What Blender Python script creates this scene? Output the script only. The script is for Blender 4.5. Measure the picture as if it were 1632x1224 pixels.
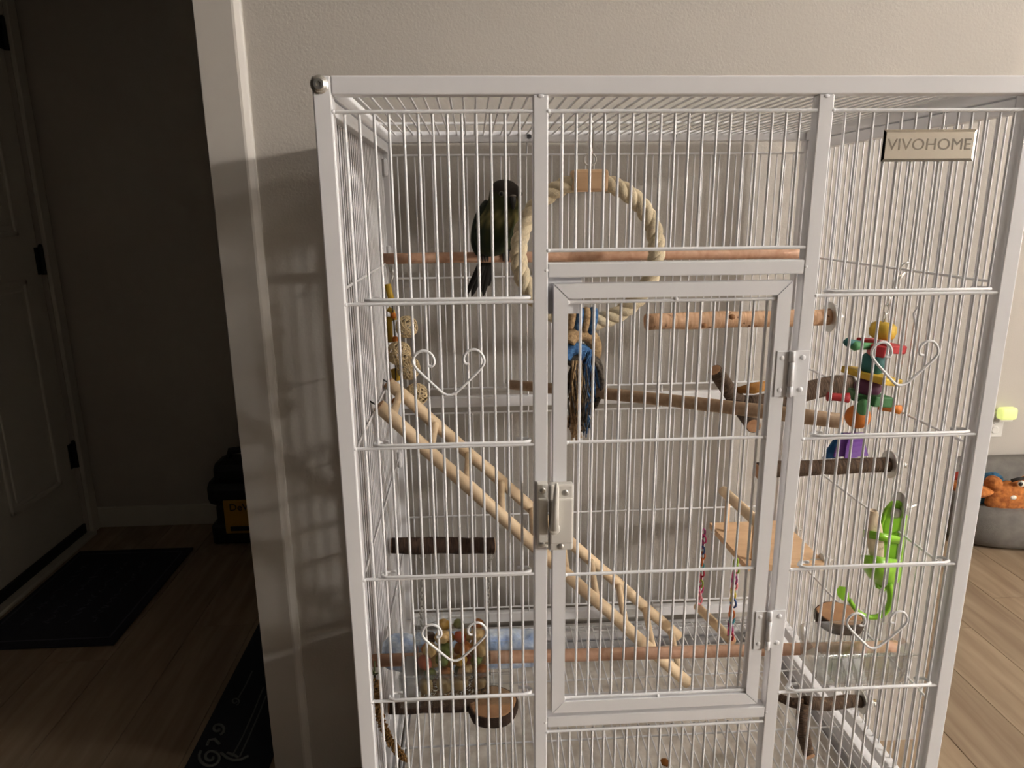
import bpy, bmesh, math, random
from mathutils import Vector, Matrix
random.seed(7)
PI = math.pi
for o in list(bpy.data.objects): bpy.data.objects.remove(o)
scene = bpy.context.scene
C = scene.collection

# ------------------------------------------------------------------ camera
T = 1.374                      # height of the cage top above the floor
W, D = 0.78, 0.541             # cage width and depth
CAM = Vector((0.15919, -0.77709, T - 0.13461))
YAW, PITCH, ROLL, FPX = 0.0533169, 0.2421539, -0.0102447, 1121.756
def cam_axes():
    cy, sy, cp, sp = math.cos(YAW), math.sin(YAW), math.cos(PITCH), math.sin(PITCH)
    F = Vector((sy*cp, cy*cp, -sp)); R0 = Vector((cy, -sy, 0)); U0 = R0.cross(F)
    return R0*math.cos(ROLL)+U0*math.sin(ROLL), U0*math.cos(ROLL)-R0*math.sin(ROLL), F
AR, AU, AF = cam_axes()
cd = bpy.data.cameras.new('camera'); cam = bpy.data.objects.new('camera', cd); C.objects.link(cam)
cd.sensor_width = 36; cd.sensor_fit = 'HORIZONTAL'; cd.lens = FPX/1632*36; cd.clip_start = 0.02
cam.matrix_world = Matrix(((AR.x, AU.x, -AF.x, CAM.x), (AR.y, AU.y, -AF.y, CAM.y), (AR.z, AU.z, -AF.z, CAM.z), (0, 0, 0, 1)))
scene.camera = cam
def at(px, py, axis, val):
    """pixel of the photograph -> point on the plane axis = val"""
    d = AF + AR*((px-816)/FPX) - AU*((py-612)/FPX)
    return CAM + d*((val-CAM[axis])/d[axis])
def ay(px, py, y): return at(px, py, 1, y)
def ax_(px, py, x): return at(px, py, 0, x)
def az(px, py, z): return at(px, py, 2, z)

# ------------------------------------------------------------------ world, lights, exposure
wd = bpy.data.worlds.new('world'); scene.world = wd; wd.use_nodes = True
wd.node_tree.nodes['Background'].inputs[0].default_value = (1.0, 0.93, 0.84, 1)
wd.node_tree.nodes['Background'].inputs[1].default_value = 0.0
# the photograph shows three shadow edges of the cage on the wall, all thrown from the right:
# three ordinary ceiling lamps of the open room on that side, out of the picture
def lamp(name, loc, power, radius, col=(1, 0.955, 0.90)):
    l = bpy.data.lights.new(name, 'POINT'); l.energy = power; l.color = col; l.shadow_soft_size = radius
    o = bpy.data.objects.new(name, l); o.location = loc; C.objects.link(o); return o
lamp('ceiling_lamp_far_right_offscreen', (7.0, -3.6, T+0.165*7.0), 560, 0.20)
lamp('ceiling_lamp_mid_right_offscreen', (3.1, -0.45, T+0.375*3.1), 34, 0.10)
lamp('ceiling_lamp_near_right_offscreen', (1.62, -0.10, T+0.718*1.62), 7.5, 0.06)
vs = scene.view_settings
vs.view_transform = 'Standard'; vs.look = 'None'; vs.gamma = 1; vs.exposure = 1.12; vs.use_curve_mapping = False

# ------------------------------------------------------------------ materials
MATS = {}
def nm(name):
    m = bpy.data.materials.new(name); m.use_nodes = True; MATS[name] = m
    nt = m.node_tree; return m, nt, nt.nodes['Principled BSDF']
def srgb(r, g, b):
    f = lambda c: (c/255/12.92) if c/255 <= .04045 else ((c/255+.055)/1.055)**2.4
    return (f(r), f(g), f(b), 1)
def plain(name, col, rough=.5, metal=0, noise=0, nscale=60, bump=0, bscale=300, coat=0, sheen=0, c2=None, coord='Object', stretch=(1, 1, 1)):
    m, nt, b = nm(name); N = nt.nodes; L = nt.links
    b.inputs['Base Color'].default_value = col; b.inputs['Roughness'].default_value = rough; b.inputs['Metallic'].default_value = metal
    b.inputs['Coat Weight'].default_value = coat; b.inputs['Sheen Weight'].default_value = sheen
    if noise or bump or c2:
        tc = N.new('ShaderNodeTexCoord'); mp = N.new('ShaderNodeMapping'); L.new(tc.outputs[coord], mp.inputs[0]); mp.inputs['Scale'].default_value = stretch
    if noise or c2:
        n = N.new('ShaderNodeTexNoise'); n.inputs['Scale'].default_value = nscale; n.inputs['Detail'].default_value = 5; L.new(mp.outputs[0], n.inputs['Vector'])
        r = N.new('ShaderNodeValToRGB'); r.color_ramp.elements[0].position = .33; r.color_ramp.elements[1].position = .67
        k = c2 if c2 else tuple(c*(1-noise) for c in col[:3])+(1,)
        r.color_ramp.elements[0].color = k; r.color_ramp.elements[1].color = col
        L.new(n.outputs['Fac'], r.inputs[0]); L.new(r.outputs[0], b.inputs['Base Color'])
    if bump:
        n2 = N.new('ShaderNodeTexNoise'); n2.inputs['Scale'].default_value = bscale; n2.inputs['Detail'].default_value = 3; L.new(mp.outputs[0], n2.inputs['Vector'])
        bp = N.new('ShaderNodeBump'); bp.inputs['Strength'].default_value = bump; bp.inputs['Distance'].default_value = .002
        L.new(n2.outputs['Fac'], bp.inputs['Height']); L.new(bp.outputs[0], b.inputs['Normal'])
    return m
def wood(name, c1, c2, rough=.6, along=3, around=14, bump=.15, spots=None):
    return _wood(name, c1, c2, rough, along, around, bump, spots, 'UV')
def _wood(name, c1, c2, rough, along, around, bump, spots, coord):
    m, nt, b = nm(name); N = nt.nodes; L = nt.links
    tc = N.new('ShaderNodeTexCoord'); mp = N.new('ShaderNodeMapping'); L.new(tc.outputs[coord], mp.inputs[0])
    mp.inputs['Scale'].default_value = (around, along, 1) if coord == 'UV' else (along, around, around)
    n = N.new('ShaderNodeTexNoise'); n.inputs['Scale'].default_value = 1; n.inputs['Detail'].default_value = 6; n.inputs['Distortion'].default_value = .6
    L.new(mp.outputs[0], n.inputs['Vector'])
    r = N.new('ShaderNodeValToRGB'); r.color_ramp.elements[0].position = .3; r.color_ramp.elements[1].position = .7
    r.color_ramp.elements[0].color = c2; r.color_ramp.elements[1].color = c1; L.new(n.outputs['Fac'], r.inputs[0])
    out = r.outputs[0]
    if spots:
        n3 = N.new('ShaderNodeTexNoise'); n3.inputs['Scale'].default_value = 90; L.new(tc.outputs['Object'], n3.inputs['Vector'])
        r3 = N.new('ShaderNodeValToRGB'); r3.color_ramp.elements[0].position = .62; r3.color_ramp.elements[1].position = .70; L.new(n3.outputs['Fac'], r3.inputs[0])
        mx = N.new('ShaderNodeMixRGB'); mx.inputs[2].default_value = spots; L.new(out, mx.inputs[1]); L.new(r3.outputs[0], mx.inputs[0]); out = mx.outputs[0]
    L.new(out, b.inputs['Base Color']); b.inputs['Roughness'].default_value = rough
    bp = N.new('ShaderNodeBump'); bp.inputs['Strength'].default_value = bump; bp.inputs['Distance'].default_value = .002
    L.new(n.outputs['Fac'], bp.inputs['Height']); L.new(bp.outputs[0], b.inputs['Normal'])
    return m
def attr_mat(name, rough=.6, bump=0, bscale=300):
    m, nt, b = nm(name); a = nt.nodes.new('ShaderNodeAttribute'); a.attribute_name = 'Col'
    nt.links.new(a.outputs['Color'], b.inputs['Base Color']); b.inputs['Roughness'].default_value = rough
    if bump:
        n2 = nt.nodes.new('ShaderNodeTexNoise'); n2.inputs['Scale'].default_value = bscale
        bp = nt.nodes.new('ShaderNodeBump'); bp.inputs['Strength'].default_value = bump; bp.inputs['Distance'].default_value = .002
        nt.links.new(n2.outputs['Fac'], bp.inputs['Height']); nt.links.new(bp.outputs[0], b.inputs['Normal'])
    return m
def emit(name, col, s):
    m, nt, b = nm(name); b.inputs['Base Color'].default_value = col; b.inputs['Emission Color'].default_value = col; b.inputs['Emission Strength'].default_value = s; return m
def clear(name, tint=(.97, .98, .98, 1), refl=1.0):
    m, nt, b = nm(name); N = nt.nodes; L = nt.links
    t = N.new('ShaderNodeBsdfTransparent'); t.inputs[0].default_value = tint
    g = N.new('ShaderNodeBsdfGlossy'); g.inputs['Roughness'].default_value = .04
    f = N.new('ShaderNodeLayerWeight'); f.inputs[0].default_value = .5
    pw_ = N.new('ShaderNodeMath'); pw_.operation = 'POWER'; pw_.inputs[1].default_value = 3; L.new(f.outputs['Facing'], pw_.inputs[0])
    mu = N.new('ShaderNodeMath'); mu.operation = 'MULTIPLY_ADD'; mu.inputs[1].default_value = .75*refl; mu.inputs[2].default_value = .07*refl; L.new(pw_.outputs[0], mu.inputs[0])
    mx = N.new('ShaderNodeMixShader'); L.new(mu.outputs[0], mx.inputs[0]); L.new(t.outputs[0], mx.inputs[1]); L.new(g.outputs[0], mx.inputs[2])
    L.new(mx.outputs[0], N['Material Output'].inputs['Surface']); return m

COAT = plain('white_powder_coat', (.88, .88, .905, 1), .35)
WIRE = plain('white_wire_coat', (.88, .88, .90, 1), .32)
PLAST = plain('white_plastic', (.74, .71, .66, 1), .4)
STEEL = plain('steel', (.72, .71, .68, 1), .34, .85)
BRASS = plain('brass_bolt', (.62, .5, .3, 1), .3, 1)
MIRROR = plain('polished_plate', (.95, .91, .83, 1), .12, 1)
ENGR = plain('engraved_letters', (.24, .20, .15, 1), .5, 0)
WALLM = plain('wall_paint', (.475, .442, .400, 1), .75, noise=.04, nscale=5, bump=.25, bscale=220)
CEILM = plain('ceiling_paint', (.72, .70, .66, 1), .9, bump=.2, bscale=80)
TRIMM = plain('trim_paint', (.47, .442, .405, 1), .45)
DOORM = plain('door_paint', (.60, .58, .52, 1), .5)
HINGEM = plain('dark_hinge', (.015, .014, .012, 1), .4, .6)
SWEEP = plain('door_sweep', (.012, .011, .010, 1), .8)
MATM = plain('doormat_fabric', (.014, .012, .024, 1), .95, noise=.3, nscale=300, bump=.5, bscale=600)
MATLN = plain('doormat_line', (.055, .05, .07, 1), .95)
RUGM = plain('rug_fabric', (.012, .015, .026, 1), .95, noise=.3, nscale=300, bump=.5, bscale=600)
RUGLN = plain('rug_print', (.14, .15, .15, 1), .95)
TOOLK = plain('tool_black', (.008, .008, .010, 1), .55)
TOOLY = plain('tool_yellow', (.50, .27, .02, 1), .5)
PERCH = wood('smooth_perch_wood', srgb(222, 182, 154), srgb(198, 150, 122), .6, 9, 3, .1)
PALE = wood('pale_ladder_wood', srgb(240, 216, 182), srgb(224, 194, 156), .6, 8, 3, .1)
TAN = wood('tan_dowel_wood', srgb(192, 164, 134), srgb(164, 132, 102), .6, 10, 4, .1)
KNOT = wood('knotty_bare_wood', srgb(226, 190, 156), srgb(200, 154, 116), .7, 30, 3, .5, srgb(110, 70, 42))
BARK = wood('grey_brown_bark', srgb(128, 106, 88), srgb(70, 54, 42), .85, 60, 4, .9, srgb(60, 46, 36))
BARKD = wood('dark_bark', srgb(84, 60, 44), srgb(40, 27, 20), .85, 50, 4, .9)
BARKM = wood('mottled_bark', srgb(112, 88, 68), srgb(58, 44, 34), .85, 70, 4, 1.0, srgb(150, 120, 92))
CUT = plain('cut_wood_end', srgb(214, 168, 128), .7, c2=srgb(186, 138, 100), nscale=90)
PEEL = plain('peeled_orange_wood', srgb(196, 142, 70), .7, c2=srgb(150, 98, 40), nscale=60)
PLYW = _wood('platform_wood', srgb(238, 202, 162), srgb(220, 180, 138), .6, 14, 60, .1, None, 'Object')
SLICE = plain('slice_face_wood', srgb(190, 146, 106), .7, c2=srgb(166, 122, 86), nscale=40)
ROPE = plain('cotton_rope', srgb(232, 216, 184), .9, noise=.18, nscale=220, bump=.5, bscale=500)
BLUEF = plain('blue_cotton', srgb(84, 132, 182), .95, c2=srgb(46, 82, 128), nscale=160, bump=.5, bscale=600)
TANF = plain('tan_cotton', srgb(196, 166, 124), .95, c2=srgb(140, 112, 80), nscale=200, bump=.5, bscale=600)
GREYF = plain('charcoal_cotton', srgb(120, 110, 98), .95, c2=srgb(52, 49, 48), nscale=200, bump=.5, bscale=600)
FLEECE = plain('blue_fleece', srgb(226, 238, 252), .95, c2=srgb(150, 182, 232), nscale=48, bump=.8, bscale=160, sheen=.4)
WICK = plain('wicker', srgb(232, 208, 166), .7, noise=.25, nscale=80)
YEL = plain('yellow_dyed_wood', srgb(226, 186, 62), .6, noise=.2, nscale=60)
ORA = plain('orange_dyed_wood', srgb(226, 132, 46), .6, noise=.2, nscale=60)
RED = plain('red_dyed_wood', srgb(190, 46, 52), .6, noise=.2, nscale=60)
GRN = plain('green_dyed_wood', srgb(58, 118, 66), .6, noise=.2, nscale=60)
GRN2 = plain('light_green_dyed_wood', srgb(92, 160, 104), .6, noise=.2, nscale=60)
TEAL = plain('teal_dyed_wood', srgb(34, 106, 104), .6, noise=.2, nscale=60)
PURW = plain('plum_dyed_wood', srgb(104, 52, 84), .6, noise=.2, nscale=60)
PURP = plain('purple_leather', srgb(130, 78, 178), .6, noise=.25, nscale=40)
BLUP = plain('blue_leather', srgb(34, 110, 166), .6, noise=.25, nscale=40)
LEAF = plain('green_plastic', srgb(142, 204, 50), .3)
BONE = plain('cuttlebone', srgb(226, 206, 178), .85, noise=.08, nscale=40, bump=.4, bscale=200)
CLEAR = clear('clear_acrylic')
WATER = clear('water', (.97, .985, .985, 1), 1.2)
GREYP = plain('grey_plastic', srgb(176, 176, 178), .45)
PAPER = plain('tray_paper', srgb(246, 241, 233), .9, c2=srgb(214, 205, 194), nscale=38, bump=.9, bscale=60)
TRAYM = plain('tray_metal', (.5, .5, .52, 1), .4)
STAIN = plain('food_stain', srgb(150, 92, 24), .8)
MILL = plain('millet', srgb(170, 128, 70), .9, c2=srgb(112, 78, 38), nscale=220, bump=1, bscale=400)
BEDM = plain('grey_bed_fabric', srgb(114, 110, 105), .95, noise=.22, nscale=30, bump=.5, bscale=300)
PLUSHO = plain('orange_plush', srgb(196, 122, 60), .95, c2=srgb(136, 74, 28), nscale=55, bump=1, bscale=150)
PLUSHB = plain('blue_plush', srgb(44, 96, 128), .95, noise=.3, nscale=60, bump=1, bscale=150)
PLUSHR = plain('red_plush', srgb(190, 62, 44), .95, noise=.3, nscale=60, bump=1, bscale=150)
WHITE = plain('white_felt', (.8, .77, .7, 1), .8)
BLACK = plain('black_gloss', (.006, .006, .006, 1), .2)
OUTL = plain('outlet_plastic', (.72, .70, .66, 1), .4)
NIGHT = emit('night_light_glow', (.60, .66, .22, 1), .45)
BIRD = attr_mat('plumage', .85, .8, 260)
WINGM = plain('wing_feathers', srgb(30, 42, 20), .8, c2=srgb(18, 26, 13), nscale=80, bump=.6, bscale=200)
TAILM = plain('tail_feathers', srgb(30, 27, 25), .8, noise=.3, nscale=120)
BEAKM = plain('beak_horn', srgb(44, 41, 39), .45)
FOOTM = plain('foot_skin', srgb(52, 46, 44), .7)
FOOD = {'cream': plain('food_cream', srgb(222, 186, 128), .6, noise=.2, nscale=90), 'orange': plain('food_orange', srgb(226, 140, 64), .5, noise=.2, nscale=90),
        'green': plain('food_green', srgb(128, 140, 66), .6, noise=.3, nscale=90), 'yellow': plain('food_yellow', srgb(222, 170, 66), .5, noise=.2, nscale=90),
        'brown': plain('food_brown', srgb(96, 72, 58), .6, noise=.3, nscale=90), 'red': plain('food_red', srgb(178, 86, 56), .6, noise=.2, nscale=90)}
SEED = plain('small_seed', srgb(196, 146, 96), .8, c2=srgb(60, 58, 60), nscale=350, bump=1, bscale=500)
LINK = {k: plain('link_'+k, srgb(*v), .35) for k, v in dict(pink=(214, 70, 130), plum=(150, 50, 112), orange=(224, 124, 62), teal=(70, 150, 160), red=(170, 40, 60), lime=(160, 186, 70), rose=(232, 140, 150), yellow=(222, 200, 90), blue=(70, 100, 160)).items()}
# plank floor
def plank_mat():
    m, nt, b = nm('oak_plank'); N = nt.nodes; L = nt.links
    tc = N.new('ShaderNodeTexCoord'); mp = N.new('ShaderNodeMapping'); mp.inputs['Scale'].default_value = (26, 2.2, 1)
    oi = N.new('ShaderNodeObjectInfo'); ad = N.new('ShaderNodeVectorMath'); ad.operation = 'ADD'
    cx = N.new('ShaderNodeCombineXYZ'); mu = N.new('ShaderNodeMath'); mu.operation = 'MULTIPLY'; mu.inputs[1].default_value = 37
    L.new(oi.outputs['Random'], mu.inputs[0]); L.new(mu.outputs[0], cx.inputs[0]); L.new(mu.outputs[0], cx.inputs[1])
    L.new(tc.outputs['Object'], mp.inputs[0]); L.new(mp.outputs[0], ad.inputs[0]); L.new(cx.outputs[0], ad.inputs[1])
    n = N.new('ShaderNodeTexNoise'); n.inputs['Scale'].default_value = 1; n.inputs['Detail'].default_value = 6; n.inputs['Distortion'].default_value = .5; L.new(ad.outputs[0], n.inputs['Vector'])
    r = N.new('ShaderNodeValToRGB'); r.color_ramp.elements[0].position = .3; r.color_ramp.elements[1].position = .72
    r.color_ramp.elements[0].color = srgb(132, 111, 89); r.color_ramp.elements[1].color = srgb(166, 146, 122); L.new(n.outputs['Fac'], r.inputs[0])
    hs = N.new('ShaderNodeHueSaturation'); mr = N.new('ShaderNodeMapRange'); mr.inputs[3].default_value = .9; mr.inputs[4].default_value = 1.08
    L.new(oi.outputs['Random'], mr.inputs[0]); L.new(mr.outputs[0], hs.inputs['Value']); L.new(r.outputs[0], hs.inputs['Color'])
    L.new(hs.outputs[0], b.inputs['Base Color']); b.inputs['Roughness'].default_value = .5
    return m
PLANK = plank_mat()

# ------------------------------------------------------------------ mesh helpers
def link(o, parent=None):
    C.objects.link(o)
    if parent is not None:
        p = parent; loc = Vector(p.location)
        while p.parent is not None: p = p.parent
        o.parent = parent
        o.matrix_parent_inverse = ABS[parent.name].inverted()
    ABS[o.name] = o.matrix_basis.copy()
    return o
ABS = {}
class MB:
    def __init__(s): s.v = []; s.f = []; s.uv = []; s.col = []
    def add(s, vs, fs, uvs=None, col=None):
        k = len(s.v); s.v += [Vector(v) for v in vs]
        for i, f in enumerate(fs):
            s.f.append([a+k for a in f]); s.uv.append(uvs[i] if uvs else None)
        if col is not None: s.col += [col]*len(vs)
        return s
    def box(s, lo, hi, bev=0, rot=None, piv=None):
        bm = bmesh.new(); bmesh.ops.create_cube(bm, size=1)
        for v in bm.verts:
            v.co = Vector((lo[i]+(hi[i]-lo[i])*(v.co[i]+.5) for i in range(3)))
        if bev: bmesh.ops.bevel(bm, geom=bm.edges[:], offset=bev, segments=2, affect='EDGES', profile=.5)
        if rot is not None:
            p = Vector(piv) if piv is not None else (Vector(lo)+Vector(hi))/2
            for v in bm.verts: v.co = rot @ (v.co-p) + p
        bm.verts.index_update()
        s.add([v.co.copy() for v in bm.verts], [[v.index for v in f.verts] for f in bm.faces]); bm.free(); return s
    def tube(s, pts, r, n=8, closed=False, caps=True, rz=None):
        pts = [Vector(p) for p in pts]; m = len(pts)
        rs = list(r) if isinstance(r, (list, tuple)) else [r]*m
        if len(rs) != m:                              # resample the radii along the path
            q = [i*(len(rs)-1)/(m-1) for i in range(m)]
            rs = [rs[int(f)]*(1-f+int(f))+rs[min(int(f)+1, len(rs)-1)]*(f-int(f)) for f in q]
        tang = []
        for i in range(m):
            if closed: t = pts[(i+1) % m]-pts[i-1]
            else: t = pts[min(i+1, m-1)]-pts[max(i-1, 0)]
            tang.append(t.normalized() if t.length > 1e-9 else Vector((0, 0, 1)))
        t0 = tang[0]; u = Vector((0, 0, 1)) if abs(t0.z) < .9 else Vector((1, 0, 0))
        u = (u-t0*u.dot(t0)).normalized(); rings = []; uvl = [0]; prev = t0
        for i in range(m):
            t = tang[i]
            ax = prev.cross(t)
            if ax.length > 1e-7: u = Matrix.Rotation(prev.angle(t), 3, ax.normalized()) @ u
            u = (u-t*u.dot(t)).normalized(); w = t.cross(u); prev = t
            rings.append([pts[i]+(u*math.cos(2*PI*k/n)+w*math.sin(2*PI*k/n)*(rz or 1))*rs[i] for k in range(n)])
            if i: uvl.append(uvl[-1]+(pts[i]-pts[i-1]).length*8)
        vs = [v for g in rings for v in g]; fs = []; uvs = []
        for i in range(m if closed else m-1):
            j = (i+1) % m; vj = uvl[j] if j else uvl[-1]+.01
            for k in range(n):
                k2 = (k+1) % n
                fs.append([i*n+k, i*n+k2, j*n+k2, j*n+k]); a, b = k/n, (k+1)/n
                uvs.append([(a, uvl[i]), (b, uvl[i]), (b, vj), (a, vj)])
        if caps and not closed:
            fs.append(list(range(n))[::-1]); uvs.append([(.5, 0)]*n)
            fs.append([(m-1)*n+k for k in range(n)]); uvs.append([(.5, 1)]*n)
        return s.add(vs, fs, uvs)
    def cyl(s, a, b, r, n=12, r2=None, caps=True): return s.tube([a, b], [r, r if r2 is None else r2], n, caps=caps)
    def ball(s, c, r, n=12, m=8, rot=None, jit=0):
        c = Vector(c); r = (r, r, r) if not isinstance(r, (tuple, list)) else r; vs = []; fs = []
        for i in range(m+1):
            a = PI*i/m
            for k in range(n):
                b = 2*PI*k/n; q = Vector((math.sin(a)*math.cos(b)*r[0], math.sin(a)*math.sin(b)*r[1], math.cos(a)*r[2]))
                if jit: q *= 1+random.uniform(-jit, jit)
                if i in (0, m): q = Vector((0, 0, math.cos(a)*r[2]))
                vs.append(c+(rot @ q if rot is not None else q))
        for i in range(m):
            for k in range(n):
                k2 = (k+1) % n; fs.append([i*n+k, (i+1)*n+k, (i+1)*n+k2, i*n+k2])
        return s.add(vs, fs)
    def disc_stack(s, prof, c, axis, n=24):
        """lathe: prof = [(radius, offset along axis)]"""
        axis = Vector(axis).normalized(); u = axis.orthogonal().normalized(); w = axis.cross(u); c = Vector(c); vs = []; fs = []
        for r, h in prof:
            for k in range(n): vs.append(c+axis*h+(u*math.cos(2*PI*k/n)+w*math.sin(2*PI*k/n))*r)
        for i in range(len(prof)-1):
            for k in range(n):
                k2 = (k+1) % n; fs.append([i*n+k, i*n+k2, (i+1)*n+k2, (i+1)*n+k])
        fs.append(list(range(n))[::-1]); fs.append([(len(prof)-1)*n+k for k in range(n)])
        return s.add(vs, fs)
    def build(s, name, mat, parent=None, smooth=False, origin=None):
        if origin is None:
            lo = [min(v[i] for v in s.v) for i in range(3)]; hi = [max(v[i] for v in s.v) for i in range(3)]
            origin = Vector(((lo[0]+hi[0])/2, (lo[1]+hi[1])/2, lo[2]))
        origin = Vector(origin)
        me = bpy.data.meshes.new(name); me.from_pydata([v-origin for v in s.v], [], s.f); me.materials.append(mat)
        if any(s.uv):
            ul = me.uv_layers.new(name='UVMap'); k = 0
            for i, f in enumerate(s.f):
                for j in range(len(f)):
                    ul.data[k].uv = s.uv[i][j] if s.uv[i] else (0, 0); k += 1
        if s.col and len(s.col) == len(s.v):
            ca = me.color_attributes.new('Col', 'FLOAT_COLOR', 'POINT')
            for i, c in enumerate(s.col): ca.data[i].color = c
        if smooth: me.polygons.foreach_set('use_smooth', [True]*len(me.polygons))
        me.update()
        o = bpy.data.objects.new(name, me); o.matrix_basis = Matrix.Translation(origin)
        return link(o, parent)
def drill(o, pos, direction, r, depth, n=16):
    """cut a real blind hole into a part"""
    d = Vector(direction).normalized(); p = Vector(pos); m = MB(); m.tube([p-d*.002, p+d*depth], r, n); k = m.build('drill', COAT)
    bm = o.modifiers.new('hole', 'BOOLEAN'); bm.object = k; bm.operation = 'DIFFERENCE'; bm.solver = 'EXACT'
    me = bpy.data.meshes.new_from_object(o.evaluated_get(bpy.context.evaluated_depsgraph_get()))
    o.modifiers.clear(); o.data = me; bpy.data.objects.remove(k)
def tag(o, label, cat, group=None):
    o['label'] = label; o['category'] = cat
    if group: o['group'] = group
    return o
def struct(o): o['kind'] = 'structure'; return o
def stuff(o): o['kind'] = 'stuff'; return o
def thing(name, label, cat, loc, group=None):
    o = bpy.data.objects.new(name, None); o.empty_display_size = .02; o.matrix_basis = Matrix.Translation(Vector(loc)); link(o)
    return tag(o, label, cat, group)
def inst(name, me, mw, parent):
    o = bpy.data.objects.new(name, me); o.matrix_basis = mw; return link(o, parent)
def c(x, y, z): return Vector((x, y, z+T))            # cage coordinates: z counted from the cage top
# shared unit bar
b = MB(); b.tube([(0, 0, 0), (0, 0, 1)], 1, 8, caps=False)
tmp = b.build('bar', WIRE, smooth=True, origin=(0, 0, 0)); BARME = tmp.data; bpy.data.objects.remove(tmp)
def bar(a, e, r, parent, name='bar'):
    a = Vector(a); e = Vector(e); d = e-a
    m = Matrix.Translation(a) @ d.to_track_quat('Z', 'Y').to_matrix().to_4x4() @ Matrix.Diagonal((r, r, d.length, 1))
    return inst(name, BARME, m, parent)
def frame(a, e, s1, s2, mb, bev=.0015):
    """square tube between two corners given as boxes"""
    mb.box([min(a[i], e[i]) for i in range(3)], [max(a[i], e[i]) for i in range(3)], bev)

# ------------------------------------------------------------------ the room
YW = 0.60                                           # face of the wall behind the cage
XL, XR = -0.307, 1.188                              # its two ends
HALLX, FARY, CEIL = -1.395, 1.97, 2.62
fl = struct(MB().box((HALLX-.1, -4.2, -.06), (7.6, FARY+.1, -.006)).build('floor', plain('subfloor', (.06, .05, .04, 1), .9)))
pw, pl_ = .182, 1.22
pb = MB().box((.0008, .0008, -.006), (pw-.0008, pl_-.0008, 0), .0008)
tmp = pb.build('plank', PLANK, origin=(0, 0, 0)); PME = tmp.data; bpy.data.objects.remove(tmp)
x = HALLX-.06; k = 0
while x < 7.4:
    y = -4.1-(k*.43 % 1)*pl_*.9
    while y < FARY:
        lim = FARY-y
        if lim > .05 and y > -4.6 and (y+pl_ > -.9 or abs(x) < 0):
            inst('plank', PME, Matrix.Translation((x, y, 0)) @ Matrix.Diagonal((1, min(1, lim/pl_), 1, 1)), fl)
        y += pl_
    x += pw; k += 1
struct(MB().box((HALLX-.1, -4.2, CEIL), (7.6, FARY+.1, CEIL+.1)).build('ceiling', CEILM))
wb = struct(MB().box((XL, YW, 0), (XR, YW+.115, CEIL)).build('wall_back', WALLM))
struct(MB().box((-1.12, YW, 2.12), (XL, YW+.115, CEIL)).build('wall_added_header', WALLM))  # unseen header, added to cut the room light entering the hall
struct(MB().box((-2.8, YW, 0), (-1.12, YW+.115, CEIL)).build('wall_added_doorway', WALLM))  # unseen wall added left of the opening to keep the hall dark
struct(MB().box((HALLX-.1, FARY, 0), (7.6, FARY+.1, CEIL)).build('wall_far', WALLM))
struct(MB().box((.22, YW+.115, 0), (.32, FARY, CEIL)).build('wall_light_block', WALLM))  # unseen wall, added to block light leaking into the hall
struct(MB().box((7.5, -4.2, 0), (7.6, FARY, CEIL)).build('wall_right', WALLM))
struct(MB().box((1.2, -4.2, 0), (7.6, -4.1, CEIL)).build('wall_front', WALLM))
# hallway side wall, with its door
DY0, DY1, DH = 1.00, 1.895, 2.04
wl = MB(); wl.box((HALLX-.1, YW+.115, 0), (HALLX, DY0-.02, CEIL)); wl.box((HALLX-.1, DY0-.02, DH+.02), (HALLX, DY1+.01, CEIL)); wl.box((HALLX-.1, DY1+.01, 0), (HALLX, FARY, CEIL))
struct(wl.build('wall_left', WALLM))
# door casing of the wide opening beside the cage: flat board with a rounded inner edge
tr = MB(); cp_ = [(XL-.004, YW-.018), (XL+.060, YW-.018), (XL+.064, YW-.0165), (XL+.071, YW-.0085), (XL+.074, YW-.006), (XL+.074, YW), (XL-.004, YW)]; tr.add([(x_, y_, z_) for z_ in (0, 2.2) for x_, y_ in cp_], [list(range(7))[::-1], list(range(7, 14))]+[[k, (k+1) % 7, 7+(k+1) % 7, 7+k] for k in range(7)]); tr.box((XL-.004, YW, 0), (XL, YW+.115, 2.12))
struct(tr.build('trim_1', TRIMM))
struct(MB().box((HALLX, YW+.115, 0), (HALLX+.014, DY0-.09, .09), .003).build('baseboard_left', DOORM))
struct(MB().box((HALLX, FARY-.014, 0), (.22, FARY, .088), .004).build('baseboard_hall', DOORM))
struct(MB().box((.32, FARY-.014, 0), (7.5, FARY, .088), .004).build('baseboard_far', DOORM))
dcs = MB(); dcs.box((HALLX, DY1+.012, 0), (HALLX+.016, DY1+.062, DH+.06), .003); dcs.box((HALLX, DY0-.08, 0), (HALLX+.016, DY0-.012, DH+.06), .003); dcs.box((HALLX, DY0-.08, DH+.012), (HALLX+.016, DY1+.062, DH+.07), .003)
struct(dcs.build('trim_2', DOORM))
dr = struct(MB().box((HALLX-.055, DY0, .035), (HALLX-.012, DY1, DH), .002).build('door_1', DOORM))
pr = at(97, 772, 0, HALLX-.012)
for z0, z1 in ((pr.z, 1.02), (1.17, 1.86)):
    for y0, y1 in ((DY0+.13, 1.40), (1.50, pr.y)):
        m = MB()                                     # recessed moulding frame around a raised field
        for q in (((y0, z0), (y1, z0+.018)), ((y0, z1-.018), (y1, z1)), ((y0, z0), (y0+.018, z1)), ((y1-.018, z0), (y1, z1))):
            m.box((HALLX-.016, q[0][0], q[0][1]), (HALLX-.004, q[1][0], q[1][1]), .004)
        m.box((HALLX-.016, y0+.035, z0+.035), (HALLX-.008, y1-.035, z1-.035), .004)
        m.build('door_panel', DOORM, dr)
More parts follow.
